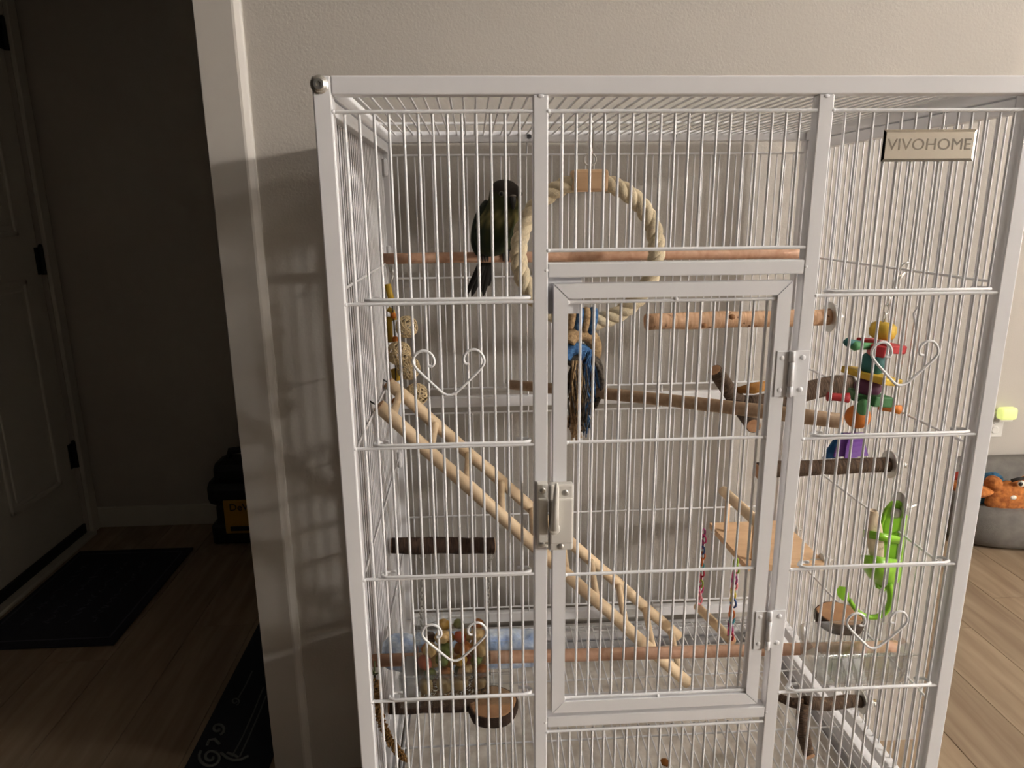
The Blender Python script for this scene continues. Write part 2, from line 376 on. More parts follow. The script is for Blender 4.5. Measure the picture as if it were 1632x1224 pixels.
for z in (1.832, 1.078, .334):
    m = MB(); m.cyl((HALLX-.004, DY1+.006, z-.05), (HALLX-.004, DY1+.006, z+.05), .008, 10); m.box((HALLX-.013, DY1-.022, z-.048), (HALLX-.009, DY1+.004, z+.048))
    m.ball((HALLX-.004, DY1+.006, z+.052), .008, 8, 6)
    m.build('hinge', HINGEM, dr)
MB().box((HALLX-.05, DY0, .004), (HALLX-.004, DY1, .05), .003).build('door_sweep', SWEEP, dr)
struct(MB().box((HALLX-.1, DY0-.01, -.006), (HALLX+.03, DY1+.01, .012), .004).build('trim_3', DOORM))

# doormat
mt = thing('doormat', 'dark navy doormat with a thin pale border line in front of the hallway door', 'doormat', (-1.13, 1.43, 0))
MB().box((-1.345, 1.12, .001), (-.925, 1.735, .009), .003).build('mat_body', MATM, mt)
m = MB()
for q in ((-1.33, 1.15, -.95, 1.156), (-1.33, 1.70, -.95, 1.706), (-1.33, 1.15, -1.324, 1.706), (-.956, 1.15, -.95, 1.706)):
    m.box((q[0], q[1], .0088), (q[2], q[3], .0098))
m.build('border_line', MATLN, mt)
m = MB(); rr = random.Random(3)                       # worn, unreadable print
for row in range(4):
    xx = -1.26+row*.07; yy = 1.24
    while yy < 1.62:
        st = rr.uniform(.012, .03)
        m.tube([(xx+rr.uniform(-.012, .012), yy+st*t, .0095) for t in (0, .3, .6, 1)], .0022, 4); yy += st+rr.uniform(.006, .014)
stuff(m.build('faded_print', MATLN, mt))
# runner rug with scroll print
rg = thing('runner_rug', 'dark navy runner rug with grey scroll print behind the wall end', 'rug', (-.2, 1.0, 0))
rp = [(-.525, .50), (-.334, .50), (-.334, .725), (.16, .725), (.16, 1.75), (-.525, 1.75)]; m = MB()
m.add([(x, y, .001) for x, y in rp]+[(x, y, .010) for x, y in rp], [[5, 4, 3, 2, 1, 0], [6, 7, 8, 9, 10, 11]]+[[k, (k+1) % 6, 6+(k+1) % 6, 6+k] for k in range(6)]); m.build('rug_body', RUGM, rg)
m = MB()
def floor_curve(pts, r=.0035):
    m.tube([az(px, py, .0105) for px, py in pts], r, 6)
def spiral(cx, cy, r0, r1, turns, n=26, ph=0): return [(cx+math.cos(ph+2*PI*turns*t/n)*(r0+(r1-r0)*t/n)*1.15, cy+math.sin(ph+2*PI*turns*t/n)*(r0+(r1-r0)*t/n)) for t in range(n+1)]
floor_curve(spiral(336, 1207, 3, 17, 1.6))
floor_curve([(352, 1200), (362, 1208), (372, 1212), (384, 1211), (396, 1205)]); floor_curve([(362, 1200), (372, 1203), (380, 1208)])
floor_curve(spiral(347, 1162, 2, 10, 1.2)); floor_curve([(330, 1188), (333, 1180), (342, 1178), (350, 1186)])
floor_curve([(370, 1206), (388, 1172), (404, 1136), (420, 1096)], .002); floor_curve([(382, 1206), (398, 1172), (412, 1140), (424, 1110)], .002)
floor_curve(spiral(375, 1118, 2, 6, 1.2), .002); floor_curve([(380, 1112), (392, 1092), (402, 1070)], .002)
m.build('scroll_print', RUGLN, rg)
# power-tool case
tb = thing('tool_case', 'black and yellow power tool case on the hallway floor by the baseboard', 'tool case', (-.72, 1.84, 0))
m = MB(); m.box((-.862, 1.76, .002), (-.58, 1.93, .085), .012); m.box((-.845, 1.775, .07), (-.60, 1.915, .16), .015)
m.build('case_base', TOOLK, tb)
m = MB(); m.box((-.875, 1.765, .15), (-.60, 1.925, .255), .035); m.box((-.845, 1.775, .235), (-.62, 1.915, .325), .03); m.build('case_upper', TOOLK, tb)
m = MB(); m.tube([(-.80, 1.85, .31), (-.79, 1.85, .35), (-.70, 1.85, .36), (-.66, 1.85, .32)], .014, 10); m.build('handle', TOOLK, tb)
yp = MB().box((-.805, 1.752, .05), (-.60, 1.764, .185), .004).build('yellow_panel', TOOLY, tb)
MB().box((-.785, 1.749, .062), (-.62, 1.753, .080), .001).build('black_stripe', TOOLK, tb)
def text_obj(s, size, name, mat, parent, mw, ext=.0006):
    cu = bpy.data.curves.new(name, 'FONT'); cu.body = s; cu.size = size; cu.extrude = ext; cu.align_x = 'CENTER'; cu.align_y = 'CENTER'; cu.resolution_u = 3
    o = bpy.data.objects.new(name, cu); C.objects.link(o); dg = bpy.context.evaluated_depsgraph_get()
    me = bpy.data.meshes.new_from_object(o.evaluated_get(dg)); bpy.data.objects.remove(o); me.materials.clear(); me.materials.append(mat)
    return inst(name, me, mw, parent)
FRONTROT = Matrix.Rotation(PI/2, 4, 'X')             # text facing -y
text_obj('DeWALT', .040, 'lettering', TOOLK, tb, Matrix.Translation((-.702, 1.7505, .157)) @ FRONTROT)

# right-hand room: outlet, night light, dog bed, plush
ol = thing('wall_outlet', 'white wall outlet plate under the night light', 'outlet', (2.36, FARY, .28))
MB().box((2.325, FARY-.006, .28), (2.395, FARY, .395), .002).build('cover_plate', OUTL, ol)
for z in (.312, .352):
    m = MB(); m.disc_stack([(.016, 0), (.016, .003), (.014, .004)], (2.36, FARY-.006, z), (0, -1, 0), 16); m.build('socket', OUTL, ol)
nl = thing('night_light', 'small glowing yellow-green night light plugged into the wall', 'night light', (2.38, FARY-.04, .36))
MB().box((2.35, FARY-.035, .355), (2.41, FARY-.010, .385), .004).build('plug_body', OUTL, nl)
MB().box((2.345, FARY-.05, .365), (2.418, FARY-.012, .418), .012).build('glowing_shade', NIGHT, nl, True)
bed = thing('dog_bed', 'grey fabric bolster dog bed on the plank floor against the wall', 'dog bed', (2.5, 1.62, 0))
def rrect(cx, cy, hx, hy, r, n=40):
    pts = []
    for i in range(n):
        a = 2*PI*i/n; ca, sa = math.cos(a), math.sin(a); e = .55
        pts.append((cx+hx*math.copysign(abs(ca)**e, ca), cy+hy*math.copysign(abs(sa)**e, sa)))
    return pts
path = rrect(2.50, 1.70, .50, .19, .1, 48); m = MB(); vs_ = []; fs_ = []; nk = 14
for i, (px_, py_) in enumerate(path):
    cxv = Vector((px_-2.5, (py_-1.70)*2.2, 0)).normalized(); back = max(0, (py_-1.60)/.29)
    h = .155+.07*back; wd_ = .075
    for k in range(nk):
        a = 2*PI*k/nk; ca, sa = math.cos(a), math.sin(a); e = .7
        off = cxv*wd_*math.copysign(abs(ca)**e, ca)*(1-.22*max(0, sa)); zz = h/2+h/2*math.copysign(abs(sa)**e, sa)
        wob = 1+.03*math.sin(i*1.7+k)
        vs_.append(Vector((px_+off.x*wob, py_+off.y*wob, zz*(1+.02*math.sin(i*.9)))))
for i in range(len(path)):
    j = (i+1) % len(path)
    for k in range(nk): fs_.append([i*nk+k, i*nk+(k+1) % nk, j*nk+(k+1) % nk, j*nk+k])
m.add(vs_, fs_); m.build('bolster', BEDM, bed, True)
MB().box((2.05, 1.54, .004), (2.95, 1.86, .085), .03).build('cushion', BEDM, bed, True)
# two plush toys lying in the bed
def fuzzy(mb, cen, r, rot=None): mb.ball(cen, r, 22, 14, rot, .05)
PYL = 1.57
def blob(mb, px, py, rx, rz_, dy=0, rd_=.03):
    k = (CAM-ay(px, py, PYL)).length/FPX*.95; mb.ball(ay(px, py, PYL+dy), (rx*k, rd_, rz_*k), 20, 12, None, .05)
pt = thing('plush_toy', 'orange shaggy plush toy with blue edging and round white eyes lying in the dog bed', 'plush toy', ay(1605, 825, PYL))
m = MB()
for q in ((1608, 793, 34, 24), (1583, 771, 11, 11), (1560, 783, 20, 8), (1592, 812, 16, 13), (1624, 812, 16, 11), (1646, 778, 26, 20)): blob(m, *q, dy=-.02)
m.build('orange_body', PLUSHO, pt, True)
m = MB()
for q in ((1606, 797, 40, 28), (1580, 768, 16, 14), (1572, 790, 14, 12), (1592, 818, 20, 14), (1626, 818, 22, 12), (1648, 782, 32, 24)): blob(m, *q, dy=.012)
m.build('blue_edging', PLUSHB, pt, True)
for ex, ez in ((1628, 771), (1648, 770)):
    e = MB(); blob(e, ex, ez, 5, 4.5, -.050, .008); eo = e.build('eye', WHITE, pt, True)
    e = MB(); blob(e, ex-1, ez+.5, 2.8, 2.8, -.0565, .004); e.build('pupil', BLACK, eo, True)
m = MB(); m.tube([ay(1612, 766, PYL-.05), ay(1624, 763, PYL-.055), ay(1640, 762, PYL-.055)], .006, 8); m.build('brow', TAILM, pt, True)
m = MB(); blob(m, 1615, 793, 4.5, 3, -.048, .006); m.build('white_patch', WHITE, pt, True)
p2 = thing('plush_toy', 'small red and orange plush toy beside the shaggy orange one in the dog bed', 'plush toy', ay(1530, 785, PYL))
m = MB(); blob(m, 1531, 762, 11, 9); m.build('red_body', PLUSHR, p2, True)
m = MB(); blob(m, 1530, 774, 16, 8, -.02); m.build('orange_limb', PLUSHO, p2, True)

# ------------------------------------------------------------------ the bird cage
cage = thing('bird_cage', 'tall white wire bird cage on a stand with hinged front door', 'bird cage', (W/2, D/2, 0))
t = .019
R1, R2 = .0016, .0020                                # upright and cross wire radius
ZB = -.966                                           # bottom of the wire panels
for px_ in (0, W-t):
    for py_ in (0, D-t):
        MB().box(c(px_, py_, -1.27), c(px_+t, py_+t, 0 if py_ else -.0002), .0015).build('corner_post', COAT, cage)
        ca = MB(); cc = Vector((px_+t/2, py_+t/2, .028)); ca.disc_stack([(.010, -.009), (.026, -.008), (.028, 0), (.026, .008), (.010, .009)], cc, (1, 0, 0), 18)
        ca.box((cc.x-.013, cc.y-.012, .03), (cc.x+.013, cc.y+.012, .062), .003); ca.cyl((cc.x, cc.y, .055), (cc.x, cc.y, .105), .006, 10)
        ca.build('caster', GREYP, cage, False)
# stand shelf
MB().box((0.004, .004, .17), (W-.004, D-.004, .185), .003).build('stand_shelf', COAT, cage)
for q in ((c(t, .002, -1.13), c(W-t, t-.002, -1.112)), (c(t, D-t+.002, -1.13), c(W-t, D-.002, -1.112))):
    MB().box(q[0], q[1], .0015).build('stand_rail', COAT, cage)
# top panel
m = MB(); m.box(c(t, 0, -.0186), c(W-t, t, 0), .0015); m.box(c(t, D-t, -.0186), c(W-t, D, 0), .0015)
m.box(c(0, t, -.0186), c(t, D-t, 0), .0015); m.box(c(W-t, t, -.0186), c(W, D-t, 0), .0015)
top = m.build('top_panel', COAT, cage)
xs = [.0305+.0152*k for k in range(48)]
for x_ in xs: bar(c(x_, t-.002, -.006), c(x_, D-t+.002, -.006), .0014, top)
for y_ in (.388,): bar(c(t-.002, y_, -.0025), c(W-t+.002, y_, -.0025), R2, top, 'cross_wire')
for xh in (.2630, .5215):
    drill(top, (xh, D-t, T-.0095), (0, 1, 0), .0044, .0165)
# front panel
S1, S2 = (.2255, .2416), (.5300, .5470)
m = MB()
m.box(c(S1[0], .0005, ZB), c(S1[1], .0165, -.0186), .0013); m.box(c(S2[0], .0005, ZB), c(S2[1], .0165, -.0186), .0013)
m.box(c(S1[1], .0008, -.2075), c(S2[0], .0165, -.1915), .0013); m.box(c(S1[1], .0008, -.7885), c(S2[0], .0165, -.7725), .0013)
m.box(c(t, .0008, ZB-.016), c(W-t, .0165, ZB), .0013)
front = m.build('front_panel', COAT, cage)
lw = [.030+.01512*k for k in range(13)]; cw = [.2568+.01508*k for k in range(18)]; rw = [.5625+.0158*k for k in range(13)]
ZW = .0060
for x_ in lw+rw: bar(c(x_, ZW, ZB), c(x_, ZW, -.0345), R1, front)
for x_ in cw:
    bar(c(x_, ZW, -.178), c(x_, ZW, -.0345), R1, front); bar(c(x_, ZW, ZB), c(x_, ZW, -.7958), R1, front)
def cross(x0, x1, z, par=front, y=ZW-.0032): return bar(c(x0, y, z), c(x1, y, z), R2, par, 'cross_wire')
cross(t-.002, S1[0], -.0345); cross(S1[1], S2[0], -.0345); cross(S2[1], W-t+.002, -.0345)
cross(S1[1], S2[0], -.178); cross(S1[1], S2[0], -.7958)
LZ = (-.2324, -.3995, -.5665, -.7375); RZ = (-.2310, -.4020, -.5740, -.7515)
for i in range(4):
    cross(t-.002, S1[0], LZ[i]-.0012); cross(S2[1], W-t+.002, RZ[i]-.0012)
    for x0, x1, z in ((.0425, .2195, LZ[i]+.0035), (.5610, .7500, RZ[i]+.0035)):   # bent wires of the sliding feeder doors
        m = MB(); m.tube([c(x0+.014, .0115, z), c(x0+.002, .0115, z), c(x0-.002, .006, z), c(x0-.001, .001, z), c(x0+.006, -.0022, z), c(x1-.006, -.0022, z), c(x1+.001, .001, z), c(x1+.002, .006, z), c(x1-.002, .0115, z), c(x1-.014, .0115, z)], R2, 8)
        m.build('feeder_wire', WIRE, front, True)
hp = [(683, 583), (690, 584), (693, 576), (688, 564), (676, 558), (664, 562), (657, 573), (660, 585), (688, 611), (716, 636), (744, 610), (771, 583), (772, 571), (764, 559), (753, 556), (742, 562), (738, 572), (741, 580), (747, 580)]
h0 = [ay(a, b_, -.004) for a, b_ in hp]; tip0 = h0[9]
def smooth_path(p, it=2, keep=()):
    for _ in range(it):
        q = [p[0]]
        for i in range(len(p)-1):
            q += [p[i]*.75+p[i+1]*.25, p[i]*.25+p[i+1]*.75]
        q.append(p[-1]); p = q
    return p
for tp in ((716, 636), (725, 1058), (1434, 620), (1391, 1038)):
    d = ay(tp[0], tp[1], -.004)-tip0
    m = MB(); m.tube([v+d for v in smooth_path(h0, 2)], .0016, 8); m.build('heart_ornament', WIRE, front, True)
for q in ([(1467, 470), (1465, 486), (1456, 500), (1461, 532)], [(1416, 905), (1413, 930), (1404, 940), (1409, 962), (1408, 990)]):
    m = MB(); m.tube([ay(a, b_, .012) for a, b_ in q], .0014, 6); m.build('feeder_spring', WIRE, front, True)
# weld beads where the wires meet the frame
m = MB()
for x_, z in [(S1[0]+.008, -.0200), (S2[0]+.008, -.0205)]: m.ball(c(x_, .001, z), (.0040, .0014, .0022), 10, 6)
for x_, z in [(S1[1], -.0345), (S1[1], -.178), (S2[1], -.0345), (S1[1], -.7958), (S1[1]-.002, -.1995), (S1[1]-.002, -.781), (S2[0]+.002, -.1995), (S2[0]+.002, -.781), (t, -.0345), (W-t, -.0345)]+[(t, z-.0012) for z in LZ]+[(S2[1], z-.0012) for z in RZ]:
    m.ball(c(x_, .0016, z), (.0028, .0018, .0024), 8, 6)
m.build('weld_bead', COAT, front, True)
# side panels
ys = [t+.0125+.0152*k for k in range(33)]
for nmx, x0, x1, xw in (('left', .002, .0165, .0050), ('right', W-.0165, W-.002, W-.0050)):
    m = MB(); m.box(c(x0, t, -.036), c(x1, D-t, -.0200), .0013); m.box(c(x0, t, ZB-.002), c(x1, D-t, ZB+.018), .0013)
    m.box(c(x0, t, ZB), c(x1, t+.004, -.02), .001); m.box(c(x0, D-t-.004, ZB), c(x1, D-t, -.02), .001)
    sp = m.build('side_panel', COAT, cage)
    for y_ in ys: bar(c(xw, y_, ZB+.01), c(xw, y_, -.034), .0013, sp)
    xi = xw+(.0030 if nmx == 'left' else -.0030)
    for z in (-.2225, -.4235, -.597, -.795): bar(c(xi, t, z), c(xi, D-t, z), .0017, sp, 'cross_wire')
    for z in (-.06, -.21, -.60):                      # rounded tabs that hook the panel to the posts
        for yy, sg in ((t, 1), (D-t, -1)):
            tm = MB(); tm.box(c(x0+.002, min(yy, yy+sg*.011), z-.016), c(x1-.002, max(yy, yy+sg*.011), z+.016), .005); tm.build('hook_tab', COAT, sp)
# back panel
back = MB().box(c(t, D-.0175, -.5005), c(W-t, D-.003, -.4805), .0013).build('back_panel', COAT, cage)
MB().box(c(t, D-.0175, -.9655), c(W-t, D-.003, -.9450), .0013).build('bottom_rail', COAT, back)
for x_ in xs:
    bar(c(x_, D-.010, -.4645), c(x_, D-.010, -.0395), .0013, back); bar(c(x_, D-.010, -.9335), c(x_, D-.010, -.5128), .0013, back)
for z in (-.0395, -.2538, -.4641, -.5128, -.7262, -.9335): bar(c(t, D-.0125, z), c(W-t, D-.0125, z), .0018, back, 'cross_wire')
for x_ in (.26, .52):
    for z0, z1 in ((-.0395, -.018), (-.481, -.464), (-.513, -.5), (-.946, -.933)): bar(c(x_, D-.010, z0), c(x_, D-.010, z1), .0016, back, 'stub_wire')
# base frame under the panels
m = MB(); m.box(c(t, 0, -1.013), c(W-t, t, -.9865), .0015); m.box(c(t, D-t, -1.013), c(W-t, D, -.9865), .0015); m.box(c(0, t, -1.013), c(t, D-t, -.9865), .0015); m.box(c(W-t, t, -1.013), c(W, D-t, -.9865), .0015)
base = m.build('base_frame', COAT, cage)
for lo_, hi_ in ((c(t, .004, -1.078), c(W-t, .008, -1.013)), (c(t, D-.008, -1.078), c(W-t, D-.004, -1.013)), (c(.004, t, -1.078), c(.008, D-t, -1.013)), (c(W-.008, t, -1.078), c(W-.004, D-t, -1.013))):
    MB().box(lo_, hi_, .001).build('added_light_apron', COAT, base)  # unseen apron, added to stop lamp light passing under the tray
for y_ in (.11, .30):
    drill(base, c(W-.010, y_, -.9865), (0, 0, -1), .0045, .020)
# corner screw
sc = MB(); sc.disc_stack([(.0092, 0), (.0092, .0012), (.0078, .0022), (.0074, .0036), (.0052, .0052)], c(.0078, -.0002, -.0088), (0, -1, 0), 24)
so = sc.build('corner_screw', STEEL, cage)
drill(so, c(.0078, -.0054, -.0088), (0, 1, 0), .0030, .0040, 6)
# name plate
p0, p1 = c(.6045, -.0005, -.0875), c(.7085, .0008, -.0545)
MBp = MB(); bev = .0028
def plate():
    x0, x1, z0, z1 = p0.x, p1.x, p0.z, p1.z; y0 = .0010; y1 = -.0007
    return [(x0, y0, z0), (x1, y0, z0), (x1, y0, z1), (x0, y0, z1), (x0, y0-.0008, z0), (x1, y0-.0008, z0), (x1, y0-.0008, z1), (x0, y0-.0008, z1), (x0+bev, y1, z0+bev), (x1-bev, y1, z0+bev), (x1-bev, y1, z1-bev), (x0+bev, y1, z1-bev)]
MBp.add(plate(), [[0, 3, 2, 1], [0, 1, 5, 4], [1, 2, 6, 5], [2, 3, 7, 6], [3, 0, 4, 7], [4, 5, 9, 8], [5, 6, 10, 9], [6, 7, 11, 10], [7, 4, 8, 11], [8, 9, 10, 11]])
npl = MBp.build('name_plate', MIRROR, cage)
text_obj('VIVOHOME', .0168, 'lettering', ENGR, npl, Matrix.Translation((.6565, -.0008, T-.0705)) @ FRONTROT @ Matrix.Diagonal((1.10, 1, 1, 1)), .0002)
# door
dx0, dx1, dz0, dz1, dw = .2480, .5180, -.7655, -.2145, .0160
def mitre(mb, x0, x1, z0, z1, w, y0, y1):
    O = [(x0, z0), (x1, z0), (x1, z1), (x0, z1)]; I = [(x0+w, z0+w), (x1-w, z0+w), (x1-w, z1-w), (x0+w, z1-w)]; g = .0006
    for i in range(4):
        j = (i+1) % 4; q = [O[i], O[j], I[j], I[i]]
        cx_ = sum(a[0] for a in q)/4; cz_ = sum(a[1] for a in q)/4
        hor = i % 2 == 0
        q = [((a[0]+(g if a[0] < cx_ else -g)) if hor else a[0], (a[1]+(g if a[1] < cz_ else -g)) if not hor else a[1]) for a in q]
        vs = [c(a[0], y0, a[1]) for a in q]+[c(a[0], y1, a[1]) for a in q]
        mb.add(vs, [[0, 1, 2, 3], [7, 6, 5, 4]]+[[k, k+4, (k+1) % 4+4, (k+1) % 4] for k in range(4)])
m = MB(); mitre(m, dx0, dx1, dz0, dz1, dw, -.0010, .0150); door = m.build('door', COAT, cage)
for x_ in [.2793-.0002+.01529*k for k in range(15)]: bar(c(x_, ZW, dz0+.02), c(x_, ZW, dz1-.0195), R1, door)
for z in (dz1-.0205, -.3995, -.5706, dz0+.0195): bar(c(dx0+dw-.002, ZW-.0032, z), c(dx1-dw+.002, ZW-.0032, z), R2, door, 'cross_wire')
m = MB()
for x_, z in [(dx0+dw, -.3995), (dx0+dw, -.5706), (dx0+dw, dz1-.0205), (dx0+dw, dz0+.0195), (dx1-dw, -.3995), (dx1-dw, -.5706), (.386, dz0+.0175), (.386, dz1-.0185)]: m.ball(c(x_, .0016, z), (.0028, .0018, .0024), 8, 6)
m.build('weld_bead', COAT, door, True)
for zc in (-.322, -.6565):
    m = MB(); m.box(c(.5060, -.0022, zc-.027), c(.5205, -.0008, zc+.027), .0004); m.box(c(.5265, -.0014, zc-.027), c(.5450, .0002, zc+.027), .0004)
    m.box(c(.5195, -.0020, zc-.014), c(.5240, -.0006, zc+.014), .0003); m.box(c(.5235, -.0016, zc+.014), c(.5275, 0, zc+.027), .0003); m.box(c(.5235, -.0016, zc-.027), c(.5275, 0, zc-.014), .0003)
    hg = m.build('hinge', COAT, door)
    m = MB(); m.cyl(c(.5235, -.0035, zc-.027), c(.5235, -.0035, zc-.0145), .0032, 12); m.cyl(c(.5235, -.0035, zc-.0140), c(.5235, -.0035, zc+.0140), .0032, 12); m.cyl(c(.5235, -.0035, zc+.0145), c(.5235, -.0035, zc+.027), .0032, 12)
    for x_, z in ((.5120, .019), (.5120, -.019), (.5370, .019), (.5370, -.019)): m.ball(c(x_, -.0018, zc+z), (.0032, .0012, .0032), 10, 6)
    pn = m.build('hinge_barrel', COAT, cage, True)
# latch: strike on the stile, body and lever on the door
st = MB(); st.box(c(.2285, -.0110, -.5265), c(.2410, .0006, -.4455), .0012); st.box(c(.2290, -.0150, -.5180), c(.2405, -.0100, -.4620), .0015); sto = st.build('latch_strike', PLAST, cage)
lb = MB(); lb.box(c(.2425, -.0130, -.5300), c(.2710, -.0010, -.4460), .0022); lb.box(c(.2425, -.0165, -.5200), c(.2705, -.0120, -.4620), .0022); lbo = lb.build('latch_body', PLAST, cage)
lv = MB(); lc = c(.2475, 0, -.4985)
lv.disc_stack([(.0068, 0), (.0066, .0050), (.0050, .0062)], (lc.x, -.0165, lc.z), (0, -1, 0), 20)
lv.tube([(lc.x, -.0205, lc.z), (lc.x+.0012, -.0210, lc.z+.030), (lc.x+.0022, -.0220, lc.z+.052), (lc.x+.0023, -.0215, lc.z+.058)], [.0052, .0040, .0030, .0016], 10); lv.build('latch_lever', PLAST, lbo, True)
for par, x_, z in ((sto, .2345, -.4535), (sto, .2345, -.5215), (lbo, .2610, -.4560), (lbo, .2560, -.5245)):
    s_ = MB(); s_.disc_stack([(.0040, 0), (.0040, .0008), (.0026, .0016)], c(x_, -.0110 if par is sto else -.0128, z), (0, -1, 0), 14); s_.build('latch_screw', STEEL, par, True)
# corner stop plate behind the door
MB().box(c(.2400, .0165, -.2500), c(.2820, .0180, -.2075), .0005).build('door_stop_plate', COAT, cage)

# grate, tray and liner under the cage
gr = thing('floor_grate', 'white wire grate lying above the tray in the cage bottom', 'grate', c(W/2, D/2, -.986))
m = MB(); m.tube([c(.022, .022, -.980), c(W-.022, .022, -.980), c(W-.022, D-.022, -.980), c(.022, D-.022, -.980)], .0022, 8, closed=True); m.build('grate_rim', WIRE, gr, True)
for x_ in [.030+.0150*k for k in range(49)]: bar(c(x_, .022, -.979), c(x_, D-.022, -.979), .0012, gr)
for y_ in (.05, .20, .35, .502): bar(c(.022, y_, -.9815), c(W-.022, y_, -.9815), .0016, gr, 'cross_wire')
ty = thing('pull_out_tray', 'grey metal pull-out tray beneath the wire grate', 'tray', c(W/2, D/2, -1.035))
m = MB(); m.box(c(.021, .021, -1.036), c(W-.021, D-.021, -1.034)); m.box(c(.021, .021, -1.036), c(W-.021, .023, -1.016)); m.box(c(.021, D-.023, -1.036), c(W-.021, D-.021, -1.016)); m.box(c(.021, .021, -1.036), c(.023, D-.021, -1.016)); m.box(c(W-.023, .021, -1.036), c(W-.021, D-.021, -1.016))
m.build('tray_pan', TRAYM, ty)
pp = MB(); nx, ny = 60, 44; rr = random.Random(5)
g_ = [[rr.uniform(0, .004) for _ in range(ny+1)] for _ in range(nx+1)]
pp.add([c(.027+(W-.054)*i/nx, .027+(D-.054)*j/ny, -1.0325+g_[i][j]) for i in range(nx+1) for j in range(ny+1)], [[i*(ny+1)+j, (i+1)*(ny+1)+j, (i+1)*(ny+1)+j+1, i*(ny+1)+j+1] for i in range(nx) for j in range(ny)])
tag(pp.build('paper_liner', PAPER, None, True), 'crumpled pale grey paper liner lying in the cage tray', 'paper')
q = az(1060, 1215, T-1.029); m = MB(); m.ball(q, (.007, .009, .002), 12, 6, None, .2); tag(m.build('dropping', STAIN, None, True), 'small brown dropping on the paper liner', 'dropping')

# ------------------------------------------------------------------ perches
def rough_path(a, e, n, amp, rnd):
    a = Vector(a); e = Vector(e)
    return [a.lerp(e, i/n)+Vector((rnd.uniform(-amp, amp), rnd.uniform(-amp, amp), rnd.uniform(-amp, amp)))*(0 if i in (0, n) else 1) for i in range(n+1)]
def branch_part(name, pts, r, mat, parent, n=16, jit=.06, rnd=random.Random(11), capmat=CUT, caps=(1, 1)):
    rs = [(r if not isinstance(r, (list, tuple)) else r[0]+(r[1]-r[0])*i/(len(pts)-1))*(1+rnd.uniform(-jit, jit)) for i in range(len(pts))]
    m = MB(); m.tube(pts, rs, n)
    o = m.build(name, mat, parent, True)
    for end, use in ((0, caps[0]), (-1, caps[1])):
        if use and capmat:
            d = (pts[0]-pts[1] if end == 0 else pts[-1]-pts[-2]).normalized()
            k = MB(); k.disc_stack([(rs[end]*.93, 0), (rs[end]*.90, .0008)], pts[end], d, n); k.build('cut_end', capmat, o if parent is None or o.parent.parent is None else parent)
    return o
def washer(pos, r, parent, out=Vector((1, 0, 0)), bolt=True):
    """big washer inside the bars, washer and wing nut outside"""
    pos = Vector(pos)
    m = MB(); m.disc_stack([(r, 0), (r, .0016), (r*.9, .0022)], pos-out*.0032, -out, 24); m.build('washer', STEEL, parent, True)
    m = MB(); m.cyl(pos-out*.004, pos+out*.020, .0028, 8); m.build('bolt', BRASS, parent, True)
    m = MB(); m.disc_stack([(r*.8, 0), (r*.8, .0015)], pos+out*.0068, out, 20); m.cyl(pos+out*.0083, pos+out*.014, .0055, 8)
    for s in (-1, 1): m.tube([pos+out*.011+Vector((0, s*.005, 0)), pos+out*.014+Vector((0, s*.012, .002))], [.003, .0045], 8)
    m.build('wing_nut', STEEL, parent, True)
rd = random.Random(21)
pe = thing('perch_dowel', 'smooth reddish wooden perch dowel the parrot sits on', 'perch', c(W/2, .466, -.214))
PY, PZ = .466, -.214
branch_part('dowel', [c(.006+(W-.012)*i/12, PY, PZ+.0006*math.sin(i)) for i in range(13)], .0092, PERCH, pe, jit=.01)
pe = thing('perch_dowel', 'smooth reddish wooden perch dowel crossing low behind the nut feeder', 'perch', c(W/2, .106, -.758))
branch_part('dowel', [c(.006+(W-.012)*i/12, .101+.010*i/12, -.7478-.021*i/12) for i in range(13)], .0088, PERCH, pe, jit=.015)
a = ay(1029, 513, .389)
pe = thing('natural_perch', 'knotty bare pinkish branch perch bolted to the side bars', 'perch', (a+Vector((W-.01, .389, a.z)))/2)
branch_part('branch', [a.lerp(Vector((W-.012, .389, T-.3176)), i/14)+Vector((0, 0, rd.uniform(-.001, .001))) for i in range(15)], .0142, KNOT, pe, jit=.05, rnd=rd)
for tt, sg in ((.45, 1), (.72, 1), (.3, -1)):
    m = MB(); q = a.lerp(Vector((W-.012, .389, T-.3176)), tt); m.ball(q+Vector((0, -.011, .006*sg)), (.006, .005, .005), 12, 8); m.build('knot', plain('knot_wood', srgb(150, 104, 66), .8), pe, True)
washer((W-.009, .389, T-.3176), .026, pe)
# forked branch
pe = thing('forked_perch', 'forked grey-brown bark branch with one peeled orange patch', 'perch', c(.68, .31, -.43))
j0 = ay(1182, 645, .312); e0 = c(W-.012, .300, -.4145)
branch_part('limb', [e0.lerp(j0, i/8)+Vector((0, 0, .004*math.sin(i*.8))) for i in range(9)], (.0160, .0150), BARK, pe, jit=.05, rnd=rd, caps=(0, 0))
up = ay(1139, 590, .290)
branch_part('upper_fork', [ay(1196, 655, .318), ay(1176, 640, .312), ay(1160, 620, .303), ay(1148, 602, .296), up], (.0150, .0105), BARK, pe, jit=.05, rnd=rd, caps=(0, 1))
branch_part('cut_stub', [ay(1180, 640, .315), ay(1188, 660, .305), ay(1197, 674, .285), ay(1201, 679, .268)], (.014, .0112), BARK, pe, jit=.04, rnd=rd, caps=(0, 1))
m = MB(); m.tube([ay(1175, 622, .298), ay(1200, 619, .296), ay(1228, 613, .294)], [.005, .0095, .008], 10); m.build('peeled_patch', PEEL, pe, True)
washer((W-.009, .300, T-.4145), .019, pe)
